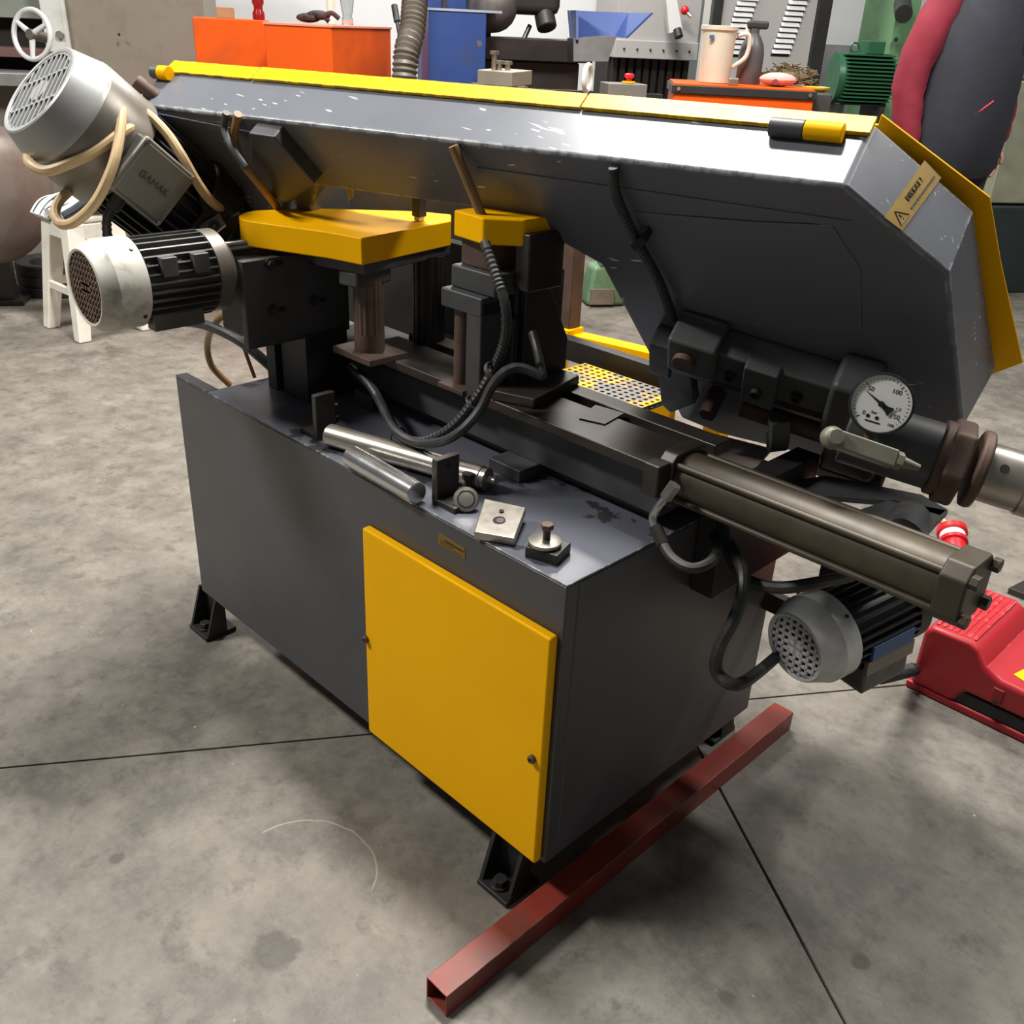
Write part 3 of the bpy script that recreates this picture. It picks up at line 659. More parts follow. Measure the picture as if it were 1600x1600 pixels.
for i in (-1, 1):
    for j in (-1, 1): MB().cyl(TC+ma*i*.053+bs_*j*.053+bn*.006, TC+ma*i*.053+bs_*j*.053+bn*.0095, .004, n=12).build('lid_screw', STEEL, dm)
tup = bs_ if bs_.dot(UPV) > 0 else -bs_
text('lid_lettering', 'GAMAK', .019, TC+bn*.0092, ma, tup, MOTG, dm, depth=.001, lift=.0008)
gl = TC-ma*.02-tup*.075-bn*.02
MB().cyl(gl+tup*.02, gl-tup*.012, .013, n=14).build('cable_gland', RUB, dm, bevel=.002)
MB().tube([gl, gl-tup*.03-ZZ*.01, gl-tup*.03-ZZ*.07, gl-tup*.0-ZZ*.12], .0095, 10, 6, rib=.008).build('conduit', RUB, dm)
MB().cyl(M1-ma*.03, M1+ma*.05, .12, n=30).build('motor_flange', BLK, dm, bevel=.006)
MB().box(ad(330, 300, 2.1), (.22, .2, .2), (BU, BD, BW)).build('worm_gearbox', BLK, S, bevel=.02)
MB().prism([ad(310, 352, 1.93), ad(342, 332, 1.93), ad(352, 350, 1.93), ad(322, 375, 1.93)], FWD*.012).build('lifting_tab', ALUD, S, bevel=.002)
MB().torus(ad(334, 352, 1.925), FWD, .008, .003, 20, 8).build('tab_eye', OILY, S)
MB().cyl(ad(338, 318, 1.98), ad(366, 342, 1.98), .02, n=16).build('cable_gland', RUB, S, bevel=.003)
# beige cable looped around the motor
k1 = [(168, 128, 1.83), (180, 134, 1.80), (190, 165, 1.77), (187, 210, 1.75), (176, 260, 1.74), (150, 315, 1.75), (118, 346, 1.77), (96, 350, 1.78), (86, 335, 1.8), (92, 315, 1.82), (115, 292, 1.84), (150, 262, 1.84), (190, 228, 1.83), (215, 214, 1.84), (240, 211, 1.86), (262, 216, 1.90)]
MB().tube([ad(*q) for q in k1], .0095, 10, 8).build('motor_cable', CREAM, dm)
k2 = [(44, 243, 1.78), (48, 256, 1.75), (72, 267, 1.74), (110, 255, 1.74), (150, 236, 1.745), (190, 207, 1.76), (212, 195, 1.80), (232, 186, 1.86)]
MB().tube([ad(*q) for q in k2], .0095, 10, 8).build('motor_cable', CREAM, dm)
k3 = [(196, 170, 1.86), (210, 168, 1.83), (235, 182, 1.82), (262, 210, 1.82), (285, 245, 1.83), (308, 285, 1.86), (328, 312, 1.90), (345, 327, 1.96)]
MB().tube([ad(*q) for q in k3], .0095, 10, 8).build('motor_cable', CREAM, dm)
MB().tube([ad(300, 262, 1.92), ad(312, 300, 1.92), ad(322, 330, 1.92)], .007, 10, 6).build('cable', RUB, S)

# ------------------------------------------------------------------ outfeed table behind the bed, slotted arm
def zq(px, py, z): return at(px, py, 'z', z)
# perforated plate: real holes
px0 = V((-.78, .77, .62)); W_, D_ = .27, .19
vs = []; fs = []
def plate_holes(o, ux, uy, nx, ny, pitch, r, th):
    vs = []; fs = []; n = 8
    for i in range(nx):
        for j in range(ny):
            sh = 0
            c = o+ux*((i+.5)*pitch)+uy*((j+.5)*pitch); b = len(vs)
            h = pitch/2; sq = [(h, 0), (h, h), (0, h), (-h, h), (-h, 0), (-h, -h), (0, -h), (h, -h)]
            for x, y in sq: vs.append(c+ux*x+uy*y)
            for k in range(n): t = 2*math.pi*k/n; vs.append(c+ux*(r*math.cos(t))+uy*(r*math.sin(t)))
            for k in range(n): t = 2*math.pi*k/n; vs.append(c+ux*(r*math.cos(t))+uy*(r*math.sin(t))-ZZ*th)
            for k in range(n):
                k2 = (k+1) % n; fs += [(b+k, b+k2, b+8+k2, b+8+k), (b+8+k, b+8+k2, b+16+k2, b+16+k)]
    return vs, fs
YG = mat('worn_yellow_grey_plate', (118, 114, 108), .55, .2, var=.1, dirt=(226, 170, 10), damt=1.0, dscale=6, drng=(.45, .52))
d1 = V((.707, .707, 0)); d2 = V((-.707, .707, 0))
ot = MB().bx(-.80, -.497, .70, .96, .50, .606).build('outfeed_tray', YEL, S, bevel=.004)
v_, f_ = plate_holes(V((-.80, .77, .622)), XX, YY, 15, 9, .0205, .0062, .004)
MB().add(v_, f_).build('perforated_plate', YG, S)
MB().bx(-.80, -.497, .77, .955, .606, .608).build('plate_shade_sheet', HOLE, S)  # dark sheet laid on the tray, stands in for shade under the plate
MB().bx(-1.25, -.30, .985, 1.02, .60, .66).build('table_rail', BLK, S, bevel=.003)
yb0 = zq(905, 527, .62); yb1 = zq(1012, 552, .62)
dv = (yb1-yb0).normalized()
MB().box((yb0+yb1)/2+V((0, .02, -.02)), ((yb1-yb0).length+.5, .05, .05), (dv, ZZ.cross(dv), ZZ)).build('table_rail', YEL, S, bevel=.004)
pp = zq(880, 522, .62)
MB().box((pp.x, pp.y+.02, .75), (.05, .05, .40)).build('rear_post', IRON, S, bevel=.004)
MB().box((pp.x-.07, pp.y+.02, .75), (.09, .05, .44)).build('rear_post', BLK, S, bevel=.004)
MB().box((pp.x, pp.y+.02, .61), (.065, .065, .06)).build('post_socket', YEL, S, bevel=.003)
MB().box((pp.x-.035, pp.y+.02, .29), (.05, .05, .58)).build('table_leg', YEL, S, bevel=.003)
MB().box((-.45, 1.08, .29), (.05, .05, .58)).build('table_leg', YEL, S, bevel=.003)
RUSTP = mat('worn_plate', (158, 146, 142), .55, .0, var=.15, scale=14, dirt=(190, 150, 70), damt=.8, dscale=10)
rp = [zq(1095, 672, .70), zq(1207, 701, .70), zq(1174, 739, .70), zq(1085, 706, .70)]
MB().prism(rp, (0, 0, -.004)).build('table_plate', RUSTP, S)
MB().bx(-.20, -.12, .56, .60, ZT, .696).build('plate_support', YEL, S)
# slotted arm
def zprism(name, pts, z, th, m, **k): return MB().prism([zq(*q, z) for q in pts], (0, 0, -th)).build(name, m, S, **k)
zprism('slotted_arm', [(1180, 735), (1255, 748), (1290, 742), (1440, 772), (1482, 796), (1470, 806), (1390, 782), (1275, 772), (1235, 765), (1180, 752)], .70, .012, GREYD, bevel=.002)
zprism('slotted_arm', [(1390, 780), (1482, 797), (1448, 832), (1330, 808), (1345, 795)], .70, .012, GREYD, bevel=.002)
MB().cyl(at(1405, 845, 'y', .50), at(1420, 815, 'y', .62), .038, n=30).build('arm_roller', GREYD, S, bevel=.002)

# ------------------------------------------------------------------ loose parts on the tray
def lay(px0, py0, px1, py1, r):
    a = at(px0, py0, 'z', ZT+r); b = at(px1, py1, 'z', ZT+r); return a, b
a, b = lay(514, 679, 762, 749, .022); dr = (b-a).normalized()
rt = thing('steel_roller', 'long dull steel roller with a shaft stub lying on the saw tray', 'roller', (a.x, a.y, ZT))
MB().lathe([(.019, 0), (.0215, .003), (.0215, (b-a).length-.012), (.020, (b-a).length-.010), (.0205, (b-a).length)], a, dr, 36).build('roller_body', STEEL, rt)
MB().cyl(b, b+dr*.016, .007, n=14).build('shaft_stub', STEEL, rt, bevel=.001)
a, b = lay(549, 713, 652, 772, .0205)
tag(MB().lathe([(.018, 0), (.0203, .002), (.0203, (b-a).length-.002), (.018, (b-a).length)], a, b-a, 40).build('steel_bar', CHROME), 'short shiny round steel bar lying near the tray front edge', 'steel bar')
def upright(base, h, wd, th, label, grp, footdir):
    b = V(base); t = thing('roller_bracket', label, 'bracket', b, grp)
    pl = MB().box(b+ZZ*(h/2), (th, wd, h)).build('upright', OILY, t, bevel=.002)
    MB().cyl(b+V((th/2, .0, h*.82)), b+V((th/2+.0015, .0, h*.82)), .004, n=14).build('bracket_hole', HOLE, t)
    MB().box(b+V((footdir*(th/2+.022), 0, .005)), (.046, wd, .010)).build('foot_plate', OILY, t, bevel=.001)
    return t
q0 = zq(492, 688, ZT)
upright((q0.x, q0.y+.024, ZT), .092, .045, .014, 'upright steel bracket at the left end of the long roller', 'roller brackets', -1)
q1 = zq(678, 786, ZT)
upright((q1.x+.002, q1.y+.024, ZT), .082, .05, .015, 'upright steel bracket between the shiny bar and the loose bolts', 'roller brackets', 1)
def bolt(px, py, label, tilt=0, z=ZT):
    p = zq(px, py, z); t = thing('bolt', label, 'bolt', (p.x, p.y, z), 'bolts on the tray')
    MB().cyl(p, p+ZZ*.010, .011, n=18).build('washer', OILY, t)
    MB().cyl(p+ZZ*.010, p+ZZ*.026, .007, n=14).build('shank', OILY, t)
    MB().hexa(p+ZZ*.026, ZZ, .012, .010).build('head', OILY, t, bevel=.001)
bolt(521, 657, 'dark hexagon bolt standing beside the upright bracket at the left')
bolt(731, 768, 'dark hexagon bolt standing beside the end of the long roller')
# wing shaped clamp washers leaning
p = zq(728, 796, ZT)
wn = V((.55, -.5, .62)).normalized()
wt = thing('clamp_washer', 'round dished clamp washer leaning against the drilled block', 'washer', p)
MB().lathe([(.006, -.004), (.021, -.003), (.022, .0), (.019, .004), (.006, .006)], p+ZZ*.019, wn, 26).build('disc', STEEL, wt)
MB().torus(p+ZZ*.019+wn*.004, wn, .014, .002, 24, 6).build('rim', OILY, wt)
# drilled block tilted
bA, bB, bC, bD_ = zq(741, 843, ZT), zq(804, 854, ZT), zq(822, 800, ZT+.018), zq(757, 786, ZT+.018)
bk = thing('drilled_block', 'square steel block with a round hole tilted on the tray edge', 'clamp block', (bA.x, bA.y, ZT))
nn = (bB-bA).cross(bD_-bA).normalized(); nn = nn if nn.z > 0 else -nn
MB().prism([bA+nn*.016, bB+nn*.016, bC+nn*.010, bD_+nn*.010], -nn*.0155).build('block', STEEL, bk, bevel=.002)
hc_ = (bA+bB+bC+bD_)/4+nn*.0135-(bD_-bA)*.06
MB().cyl(hc_-nn*.004, hc_+nn*.0006, .0105, n=22).build('counterbore', HOLE, bk)
MB().cyl(hc_+(bB-bA)*.03, hc_+(bB-bA)*.03+nn*.0010, .0065, n=16).build('bore', OILY, bk)
MB().cyl(hc_+(bD_-bA)*.26, hc_+(bD_-bA)*.26+nn*.0008, .004, n=14).build('small_hole', HOLE, bk)
# clamp block with washer and bolt
cb = zq(853, 868, ZT)
ck = thing('clamp_block', 'square clamp block with a round washer and rusty bolt on top', 'clamp block', (cb.x, cb.y, ZT))
A_ = (V((.95, .3, 0)).normalized(), V((-.3, .95, 0)).normalized(), ZZ)
MB().box((cb.x, cb.y+.004, ZT+.009), (.056, .05, .018), A_).build('block', OILY, ck, bevel=.002)
MB().lathe([(.024, .018), (.026, .021), (.026, .026), (.018, .0275)], (cb.x-.004, cb.y, ZT), ZZ, 32).build('washer', STEEL, ck)
MB().cyl((cb.x-.003, cb.y+.002, ZT+.027), (cb.x-.003, cb.y+.002, ZT+.045), .006, n=14).build('bolt_shank', OILY, ck)
MB().hexa((cb.x-.003, cb.y+.002, ZT+.045), ZZ, .0105, .009).build('bolt_head', IRON, ck, bevel=.001)

# ------------------------------------------------------------------ foot pedal, plug, plate on the floor
fp = thing('foot_pedal', 'red metal foot switch with a guard hood on the floor', 'foot switch', (.32, 1.32, 0))
fo = at(1425, 1078, 'z', 0)
xx0, yy0 = fo.x, fo.y
MB().bx(xx0-.02, xx0+.52, yy0-.0, yy0+.30, 0, .022).build('base_plate', PEDAL, fp, bevel=.006)
MB().bx(xx0+.06, xx0+.5, yy0+.004, yy0+.28, .022, .056).build('pedal_opening', mat('black_plastic', (34, 36, 40), .5), fp, bevel=.004)
hood = [(xx0-.012, .018), (xx0-.012, .17), (xx0+.005, .188), (xx0+.095, .190), (xx0+.118, .178), (xx0+.14, .142), (xx0+.18, .128), (xx0+.5, .118), (xx0+.5, .058), (xx0+.115, .058), (xx0+.095, .018)]
MB().prism([(x, yy0-.0, z) for x, z in hood], (0, .29, 0)).build('hood', PEDAL, fp, bevel=.014, seg=4)
for k in range(7): MB().bx(xx0+.006+k*.0145, xx0+.0135+k*.0145, yy0+.02, yy0+.27, .1885, .1915).build('grip_rib', PEDAL, fp, bevel=.001)
for k in range(3):
    MB().bx(xx0+.17+k*.09, xx0+.195+k*.09, yy0-.0035, yy0+.002, .066, .108).build('hood_slot', mat('slot_red', (150, 26, 32), .5) if k == 0 else bpy.data.materials['slot_red'], fp, bevel=.004)
    MB().cyl((xx0+.182+k*.09, yy0-.006, .072), (xx0+.182+k*.09, yy0-.002, .072), .006, n=12).build('slot_screw', OILY, fp)
yy = [(xx0+.19, yy0+.05), (xx0+.205, yy0+.12), (xx0+.3, yy0+.12), (xx0+.3, yy0+.03), (xx0+.24, yy0+.035)]
MB().prism([(x, y, .1285-(x-xx0-.18)*.0312) for x, y in yy], (0, 0, .0012)).build('yellow_label', mat('yellow_sticker', (244, 214, 10), .4), fp)
pg = at(1490, 850, 'z', .05)
pt = thing('power_plug', 'bright red industrial power plug lying on the floor', 'plug', (pg.x, pg.y, 0))
pax = V((-.5, .75, .35)).normalized()
MB().lathe([(.03, -.05), (.034, -.045), (.034, 0), (.042, .002), (.042, .014), (.036, .016), (.036, .04), (.045, .042), (.045, .06), (.036, .062), (.034, .02)], pg, pax, 32).build('plug_body', PLUGR, pt)
MB().lathe([(.0365, .018), (.0375, .02), (.0375, .036), (.0365, .038)], pg, pax, 32).build('white_band', PAPER, pt)
MB().tube([pg+pax*.05, pg+pax*.1+V((0, 0, -.02)), pg+V((-.12, .22, -.04)), pg+V((-.25, .3, -.04))], .009, 8, 6).build('cord', CREAM, pt)
rp0 = zq(1576, 918, .02)
tag(MB().prism([rp0, rp0+V((.22, .0, 0)), rp0+V((.25, .3, 0)), rp0+V((.05, .28, 0))], (0, 0, -.02)).build('steel_plate', OILY, bevel=.002), 'dark flat steel plate lying on the floor at the right edge', 'steel plate')

# ================================================================== background of the workshop
AR = (E1, BK, ZZ)
def gmat(n, c, r=.5, me=0.0, **k): return mat(n, c, r, me, **k)
WHG = gmat('white_grey_machine_paint', (196, 198, 192), .5, var=.06, scale=3, dirt=(150, 144, 130), damt=.4)
BEI = gmat('beige_grey_panel', (128, 118, 106), .55, var=.06, scale=2, dirt=(104, 94, 82), damt=.4)
ORG = gmat('orange_paint', (214, 84, 22), .5, spec=.15, var=.05, scale=3, dirt=(150, 70, 40), damt=.35, dscale=5)
BLU = gmat('blue_paint', (44, 66, 122), .42, var=.08, scale=4, dirt=(60, 64, 80), damt=.5)
DRK = gmat('dark_machine_steel', (46, 40, 38), .5, .2, var=.2, scale=6)
GRN = gmat('green_paint', (104, 142, 104), .45, var=.1, scale=4, dirt=(70, 84, 66), damt=.5)
GRND = gmat('deep_green_paint', (34, 84, 56), .4, var=.1, scale=6)
BRN = gmat('brown_grey_drum', (112, 100, 92), .42, .15, var=.15, scale=3, dirt=(84, 70, 62), damt=.5)
WHP = gmat('white_plastic', (226, 222, 208), .45, var=.04, dirt=(170, 160, 140), damt=.4)
LGREY = gmat('light_grey_cabinet', (168, 166, 164), .5, var=.04, scale=2)
def bb(o, r0, r1, b0, b1, z0, z1):
    o = V(o); c = V((o.x, o.y, 0))+E1*((r0+r1)/2)+BK*((b0+b1)/2)+ZZ*((z0+z1)/2)
    return MB().box(c, (abs(r1-r0), abs(b1-b0), abs(z1-z0)), AR)
def W(px, D): return px*D/F

# ---- pale machine with handwheel at the left
o = ad(110, 60, 5.4)
t = thing('grey_machine', 'large grey-white machine with beige side panel behind the handwheel', 'machine', (o.x, o.y, 0))
bb(o, 0, W(205, 5.4), 0, .9, 0, 2.0).build('side_panel', BEI, t, bevel=.004)
bb(o, -.13, -.001, -.03, .5, 1.17, 2.0).build('column', WHG, t, bevel=.006)
for k in (.33, .06): MB().cyl(V((o.x, o.y, 1.2+k))-E1*.045-BK*.03, V((o.x, o.y, 1.2+k))-E1*.045-BK*.05, .022, n=14).build('column_bolt', STEEL, t, bevel=.002)
bb(o, -.02, .0, -.035, .0, 1.18, 2.0).build('column_strip', WHG, t)
bb(o, -1.3, -.12, .25, .6, 1.33, 2.0).build('upper_beam', gmat('grey_green_beam', (128, 134, 124), .5), t, bevel=.004)
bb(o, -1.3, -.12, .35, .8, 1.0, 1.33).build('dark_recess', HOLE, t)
bb(o, -1.3, -.05, .1, .34, 1.13, 1.18).build('brown_rail', gmat('brown_rail_paint', (104, 74, 68), .5), t, bevel=.004)
bb(o, -1.3, .0, -.12, .5, .99, 1.06).build('table', gmat('table_grey', (150, 150, 148), .4, .4), t, bevel=.006)
bb(o, -1.3, -.04, .05, .5, 0, .99).build('pedestal', gmat('pedestal_grey', (120, 116, 108), .5), t, bevel=.004)
for (x, y) in ((128, 22), (160, 23), (186, 54)): MB().cyl(ad(x, y, 5.39), ad(x, y, 5.38), .008, n=10).build('panel_hole', HOLE, t)
hw = ad(50, 54, 4.95); hn_ = (CAM-hw).normalized(); hn_ = (hn_*.62+E1*-.5+V((0, 0, .1))).normalized()
h_ = thing('handwheel', 'light grey three-spoke handwheel on the pale machine', 'handwheel', hw-ZZ*.1)
MB().torus(hw, hn_, .118, .013, 44, 10).build('rim', ALUW, h_)
hx, hy = perp(hn_)
MB().cyl(hw+hn_*.02, hw-hn_*.12, .026, n=18).build('hub', ALUD, h_, bevel=.003)
for k in range(3):
    tt = .5+k*2.094; dd_ = hx*math.cos(tt)+hy*math.sin(tt)
    MB().cyl(hw+dd_*.015, hw+dd_*.113, .016, .011, n=10).build('spoke', ALUW, h_)

# ---- brown drum, rubber ring stack, stool with cloth
o = ad(-10, 305, 4.55)
t = thing('metal_drum', 'big round brown-grey metal drum at the left edge', 'drum', (o.x, o.y, 0))
axd = (E1*-.75+BK*.65).normalized()
MB().lathe([(.001, -.16), (.16, -.14), (.26, -.09), (.32, 0), (.325, .1), (.325, .6), (.3, .66), (.001, .7)], o, axd, 40).build('drum_body', BRN, t, ang=60)
fz = at(12, 472, 'z', 0)
MB().box((fz.x, fz.y, (o.z-.2)/2), (.10, .10, o.z-.2), AR).build('drum_leg', OILY, t, bevel=.004)
MB().box((fz.x, fz.y, .012), (.2, .16, .024), AR).build('drum_foot', OILY, t, bevel=.004)
o = at(70, 468, 'z', 0)+BK*.2+E1*.03
ringp = []
hh = .17; rr = .2
for k in range(3): ringp += [(rr*.98, k*.057), (rr, k*.057+.006), (rr, k*.057+.050), (rr*.97, k*.057+.056)]
ringp += [(rr*.8, .172), (rr*.62, .16), (rr*.55, .02)]
t = thing('rubber_ring_stack', 'low black ribbed rubber tub standing behind the plastic stool', 'tub', o)
MB().lathe(ringp, o, ZZ, 36).build('tub_wall', RUB, t)
MB().lathe([(.06, .02), (.08, .05), (.08, .12), (.06, .13)], o, ZZ, 20).build('tub_core', RUB, t)

legs = [at(125, 538, 'z', 0), at(66, 510, 'z', 0)]
so = legs[0]; sx_ = (legs[1]-legs[0]); sw = sx_.length*.98; sx_ = sx_.normalized(); sy_ = V((-sx_.y, sx_.x, 0))
if sy_.dot(BK) < 0: sy_ = -sy_
SH = .555
st_ = thing('plastic_stool', 'white plastic stool with open square sides on the floor', 'stool', so+sx_*sw/2+sy_*sw/2)
cen = so+sx_*sw/2+sy_*sw/2
tw = sw*.70
def corner(i, j, f, z): return cen+sx_*(i*f/2)+sy_*(j*f/2)+ZZ*z
MB().prism([corner(-1, -1, tw, SH-.03), corner(1, -1, tw, SH-.03), corner(1, 1, tw, SH-.03), corner(-1, 1, tw, SH-.03)], ZZ*.03).build('seat', WHP, st_, bevel=.012)
for i, j in ((-1, -1), (1, -1), (1, 1), (-1, 1)):
    vs = []; 
    for f, z, wd_ in ((sw, 0, .06), (tw, SH-.028, .085)):
        c = corner(i, j, f, z)
        for a_, b_ in ((0, 0), (-i*wd_, 0), (-i*wd_, -j*wd_), (0, -j*wd_)): vs.append(c+sx_*a_+sy_*b_)
    MB().add(vs, [(0, 1, 2, 3), (4, 5, 6, 7), (0, 1, 5, 4), (1, 2, 6, 5), (2, 3, 7, 6), (3, 0, 4, 7)]).build('leg', WHP, st_, bevel=.008)
for k, (i0, j0, i1, j1) in enumerate(((-1, -1, 1, -1), (1, -1, 1, 1), (1, 1, -1, 1), (-1, 1, -1, -1))):
    for z, hgt in ((SH*.40, .04), (SH*.88, .07)):
        f = sw+(tw-sw)*z/SH-.03
        p0 = corner(i0, j0, f, z); p1 = corner(i1, j1, f, z); dr_ = (p1-p0).normalized()
        MB().box((p0+p1)/2, ((p1-p0).length, .02, hgt), (dr_, ZZ.cross(dr_), ZZ)).build('rail', WHP, st_, bevel=.006)
CLO = gmat('striped_cloth', (222, 222, 222), .8, var=.05, bump=.3)
cl = thing('folded_cloth', 'white cloth with dark stripes crumpled on the plastic stool', 'cloth', cen+ZZ*SH)
for k in range(9):
    p0 = cen+ZZ*(SH+.012)+sx_*(tw*.55-k*tw*.13)-sy_*tw*.5
    pts = [p0+ZZ*(-.03 if k < 4 else 0)-sy_*.02, p0+ZZ*.02+sy_*.03, p0+ZZ*(.03+.012*(k % 3))+sy_*tw*.45, p0+ZZ*.015+sy_*tw*.9]
    MB().tube(pts, .022, 8, 5).build('fold', CLO, cl)
    if k % 2 == 0: MB().tube([q+ZZ*.006-sx_*.02 for q in pts], .018, 8, 5).build('stripe', gmat('cloth_stripe', (46, 52, 58), .8) if k == 0 else bpy.data.materials['cloth_stripe'], cl)

# ---- orange cabinets and what stands on them
o1 = ad(300, 27, 4.6); o2 = ad(412, 38, 4.5)
z1 = o1.z; z2 = o2.z
zt1 = 1.385; zt2 = 1.37
ob1 = bb(o1, 0, W(112, 4.6), 0, .5, 0, zt1).build('orange_cabinet', ORG, bevel=.006)
tag(ob1, 'plain orange metal cabinet next to the pale machine', 'cabinet', 'orange cabinets')
e2 = W(113, 4.5)*1.02
AO = (E1*.89+BK*-.45).normalized(); AB = V((-AO.y, AO.x, 0))
t = thing('orange_cabinet', 'orange metal cabinet with gloves on it beside the ribbed duct', 'cabinet', (o2.x, o2.y, 0), 'orange cabinets')
MB().box(V((o2.x, o2.y, zt2/2))+AO*(e2/2)+AB*.36, (e2, .72, zt2), (AO, AB, ZZ)).build('body', ORG, t, bevel=.006)
MB().box(V((o2.x, o2.y, zt2+.004))+AO*(e2/2)+AB*.36, (e2+.01, .73, .012), (AO, AB, ZZ)).build('top_sheet', gmat('salmon_top', (226, 132, 106), .5), t, bevel=.003)
def on2(px, D): 
    p = ad(px, 30, D); return V((p.x, p.y, zt2+.01))
p = ad(404, 20, 4.75); p = V((p.x, p.y, zt1)) 
bt = thing('red_bottle', 'clear red plastic bottle standing on the orange cabinet', 'bottle', p)
RB = gmat('red_clear_plastic', (150, 22, 30), .2, trans=.3)
MB().lathe([(.026, 0), (.03, .005), (.03, .03), (.022, .045), (.022, .06), (.029, .075), (.029, .17), (.012, .21), (.012, .235)], p, ZZ, 22).build('bottle_body', RB, bt)
MB().cyl(p+ZZ*.235, p+ZZ*.26, .015, n=14).build('cap', PLUGR, bt)
p = ad(352, 16, 4.75); p = V((p.x, p.y, zt1))
tag(MB().box(p+ZZ*.025, (.085, .06, .05), AR).build('wood_block', gmat('raw_wood', (150, 118, 84), .7), bevel=.003), 'small raw wood block on the orange cabinet', 'wood block')
GLV = gmat('black_red_glove', (46, 28, 32), .7, var=.5, scale=24)
gv = thing('work_gloves', 'pair of black and red work gloves heaped on orange cabinet', 'gloves', on2(490, 4.7))
for k in range(2):
    b_ = on2(482+k*16, 4.72)+ZZ*(.025+.014*k)
    MB().ball(b_, (.06, .045, .022), (E1, BK, ZZ), 14, 8).build('palm', GLV, gv)
    for f in range(4):
        q = b_+E1*.03+BK*(-.03+f*.02)
        MB().tube([q, q+E1*.035+ZZ*.012, q+E1*.07-ZZ*.012], .011, 8, 4).build('finger', GLV, gv)
    MB().tube([b_-E1*.02-BK*.03, b_-E1*.0-BK*.065, b_+E1*.03-BK*.075], .012, 8, 4).build('thumb', GLV, gv)
p = on2(518, 4.85)
tb2 = thing('sealant_tube', 'white cartridge tube standing upright on the orange cabinet', 'tube', p)
MB().cyl(p, p+ZZ*.2, .022, n=20).build('cartridge', WHP, tb2, bevel=.002); MB().cyl(p+ZZ*.2, p+ZZ*.25, .012, .004, n=12).build('nozzle_tip', WHP, tb2)
p = on2(543, 4.9)
GLS = gmat('clear_glass', (225, 230, 230), .05, trans=.95)
gj = thing('glass_jar', 'clear glass jar standing on the orange cabinet', 'jar', p)
MB().lathe([(.026, 0), (.03, .004), (.03, .02), (.024, .04), (.03, .07), (.038, .13), (.034, .132), (.027, .07), (.021, .04), (.026, .022)], p, ZZ, 24).build('jar_body', GLS, gj)

# ---- ribbed duct and black rod by the wall
p0 = ad(650, -60, 4.0); p1 = ad(645, 40, 4.0); p2 = ad(632, 120, 4.0); p3 = V((p2.x, p2.y, 0))
du = thing('flexible_duct', 'grey ribbed flexible duct hanging beside the blue machine', 'duct', p3)
MB().tube([p0+ZZ*.4, p0, p1, p2, p2.lerp(p3, .5), p3], .056, 16, 6, rib=.02).build('duct_hose', gmat('grey_duct', (110, 104, 94), .45, .4), du)
MB().torus(p3+ZZ*.02, ZZ, .07, .014, 24, 8).build('duct_collar', OILY, du)
r0 = ad(616, 8, 5.6); r1 = ad(626, 66, 5.6); rd_ = (r1-r0).normalized(); rb = r0+rd_*((0-r0.z)/rd_.z)
rod = thing('black_rod', 'thin black rod leaning between orange cabinet and duct', 'rod', V((rb.x, rb.y, 0)))
MB().cyl(r0, r0.lerp(rb, .996), .011, n=12).build('rod_shaft', RUB, rod); MB().cyl(r0, r0+rd_*.1, .019, n=14).build('grip', RUB, rod, bevel=.003)

# ---- blue machine
o = ad(670, 14, 4.3); zt = o.z
t = thing('blue_saw_machine', 'blue machine with dark bed and flared chute behind the saw', 'machine', (o.x, o.y, 0))
wb = W(92, 4.3)
bb(o, 0, wb, 0, .32, 0, zt).build('front_cabinet', BLU, t, bevel=.006)
MB().prism([V((o.x, o.y, 0))+E1*wb+BK*.0, V((o.x, o.y, 0))+E1*(wb+.03)+BK*.3, V((o.x, o.y, 0))+E1*(wb+.01)+BK*.34, V((o.x, o.y, 0))+E1*(wb-.02)+BK*.3], ZZ*zt).build('side_sheet', BLU, t)
bb(o, -.004, wb+.07, -.004, .32, zt-.004, zt+.006).build('top_edge', gmat('worn_edge', (150, 158, 176), .5), t)
bb(o, .0, wb+.0, -.003, .0, zt-.345, zt-.335).build('cabinet_seam', BLU, t)
p = ad(748, 68, 4.29); MB().cyl(p, p-BK*.02, .012, n=12).build('lock_knob', STEEL, t)
bb(o, .03, .35, .35, .8, 1.0, 1.75).build('rear_column', BLU, t, bevel=.01)
bb(o, .10, .12, .3, .34, zt, zt+.3).build('handle_bar', OILY, t); bb(o, .22, .24, .3, .34, zt, zt+.3).build('handle_bar', OILY, t)
hd = ad(815, 5, 4.75)
hb_ = MB(); hb_.box(hd+ZZ*.12, (.34, .3, .34), AR); hb_.build('saw_head', DRK, t, bevel=.04)
MB().ball(ad(770, 12, 4.6), (.12, .12, .11), AR).build('head_casting', gmat('mottled_casting', (74, 68, 64), .5, var=.4, scale=12), t)
MB().cyl(ad(850, 20, 4.7), ad(855, 45, 4.7), .05, n=14).build('head_knob', DRK, t, bevel=.01)
MB().cyl(ad(828, 40, 4.75), ad(818, 62, 4.75), .012, n=10).build('head_arm', OILY, t)
for s_, z0, z1 in ((0, .0, .0),):
    bz = ad(860, 62, 4.6)
    bb(o, wb+.02, W(288, 4.4), .25, .75, bz.z-.10, bz.z).build('bed_top', DRK, t, bevel=.006)
    bb(o, wb+.04, W(270, 4.4), .30, .70, 0, bz.z-.101).build('bed_body', DRK, t, bevel=.01)
chs = [ad(888, 16, 4.6), ad(982, 20, 4.5), ad(960, 58, 4.5), ad(892, 62, 4.6)]
MB().prism(chs, BK*.02).build('chute_back', BLU, t)
MB().prism([chs[1], chs[2], chs[2]-BK*.24-E1*.02, chs[1]-BK*.28+E1*.02], E1*.012).build('chute_side', BLU, t)
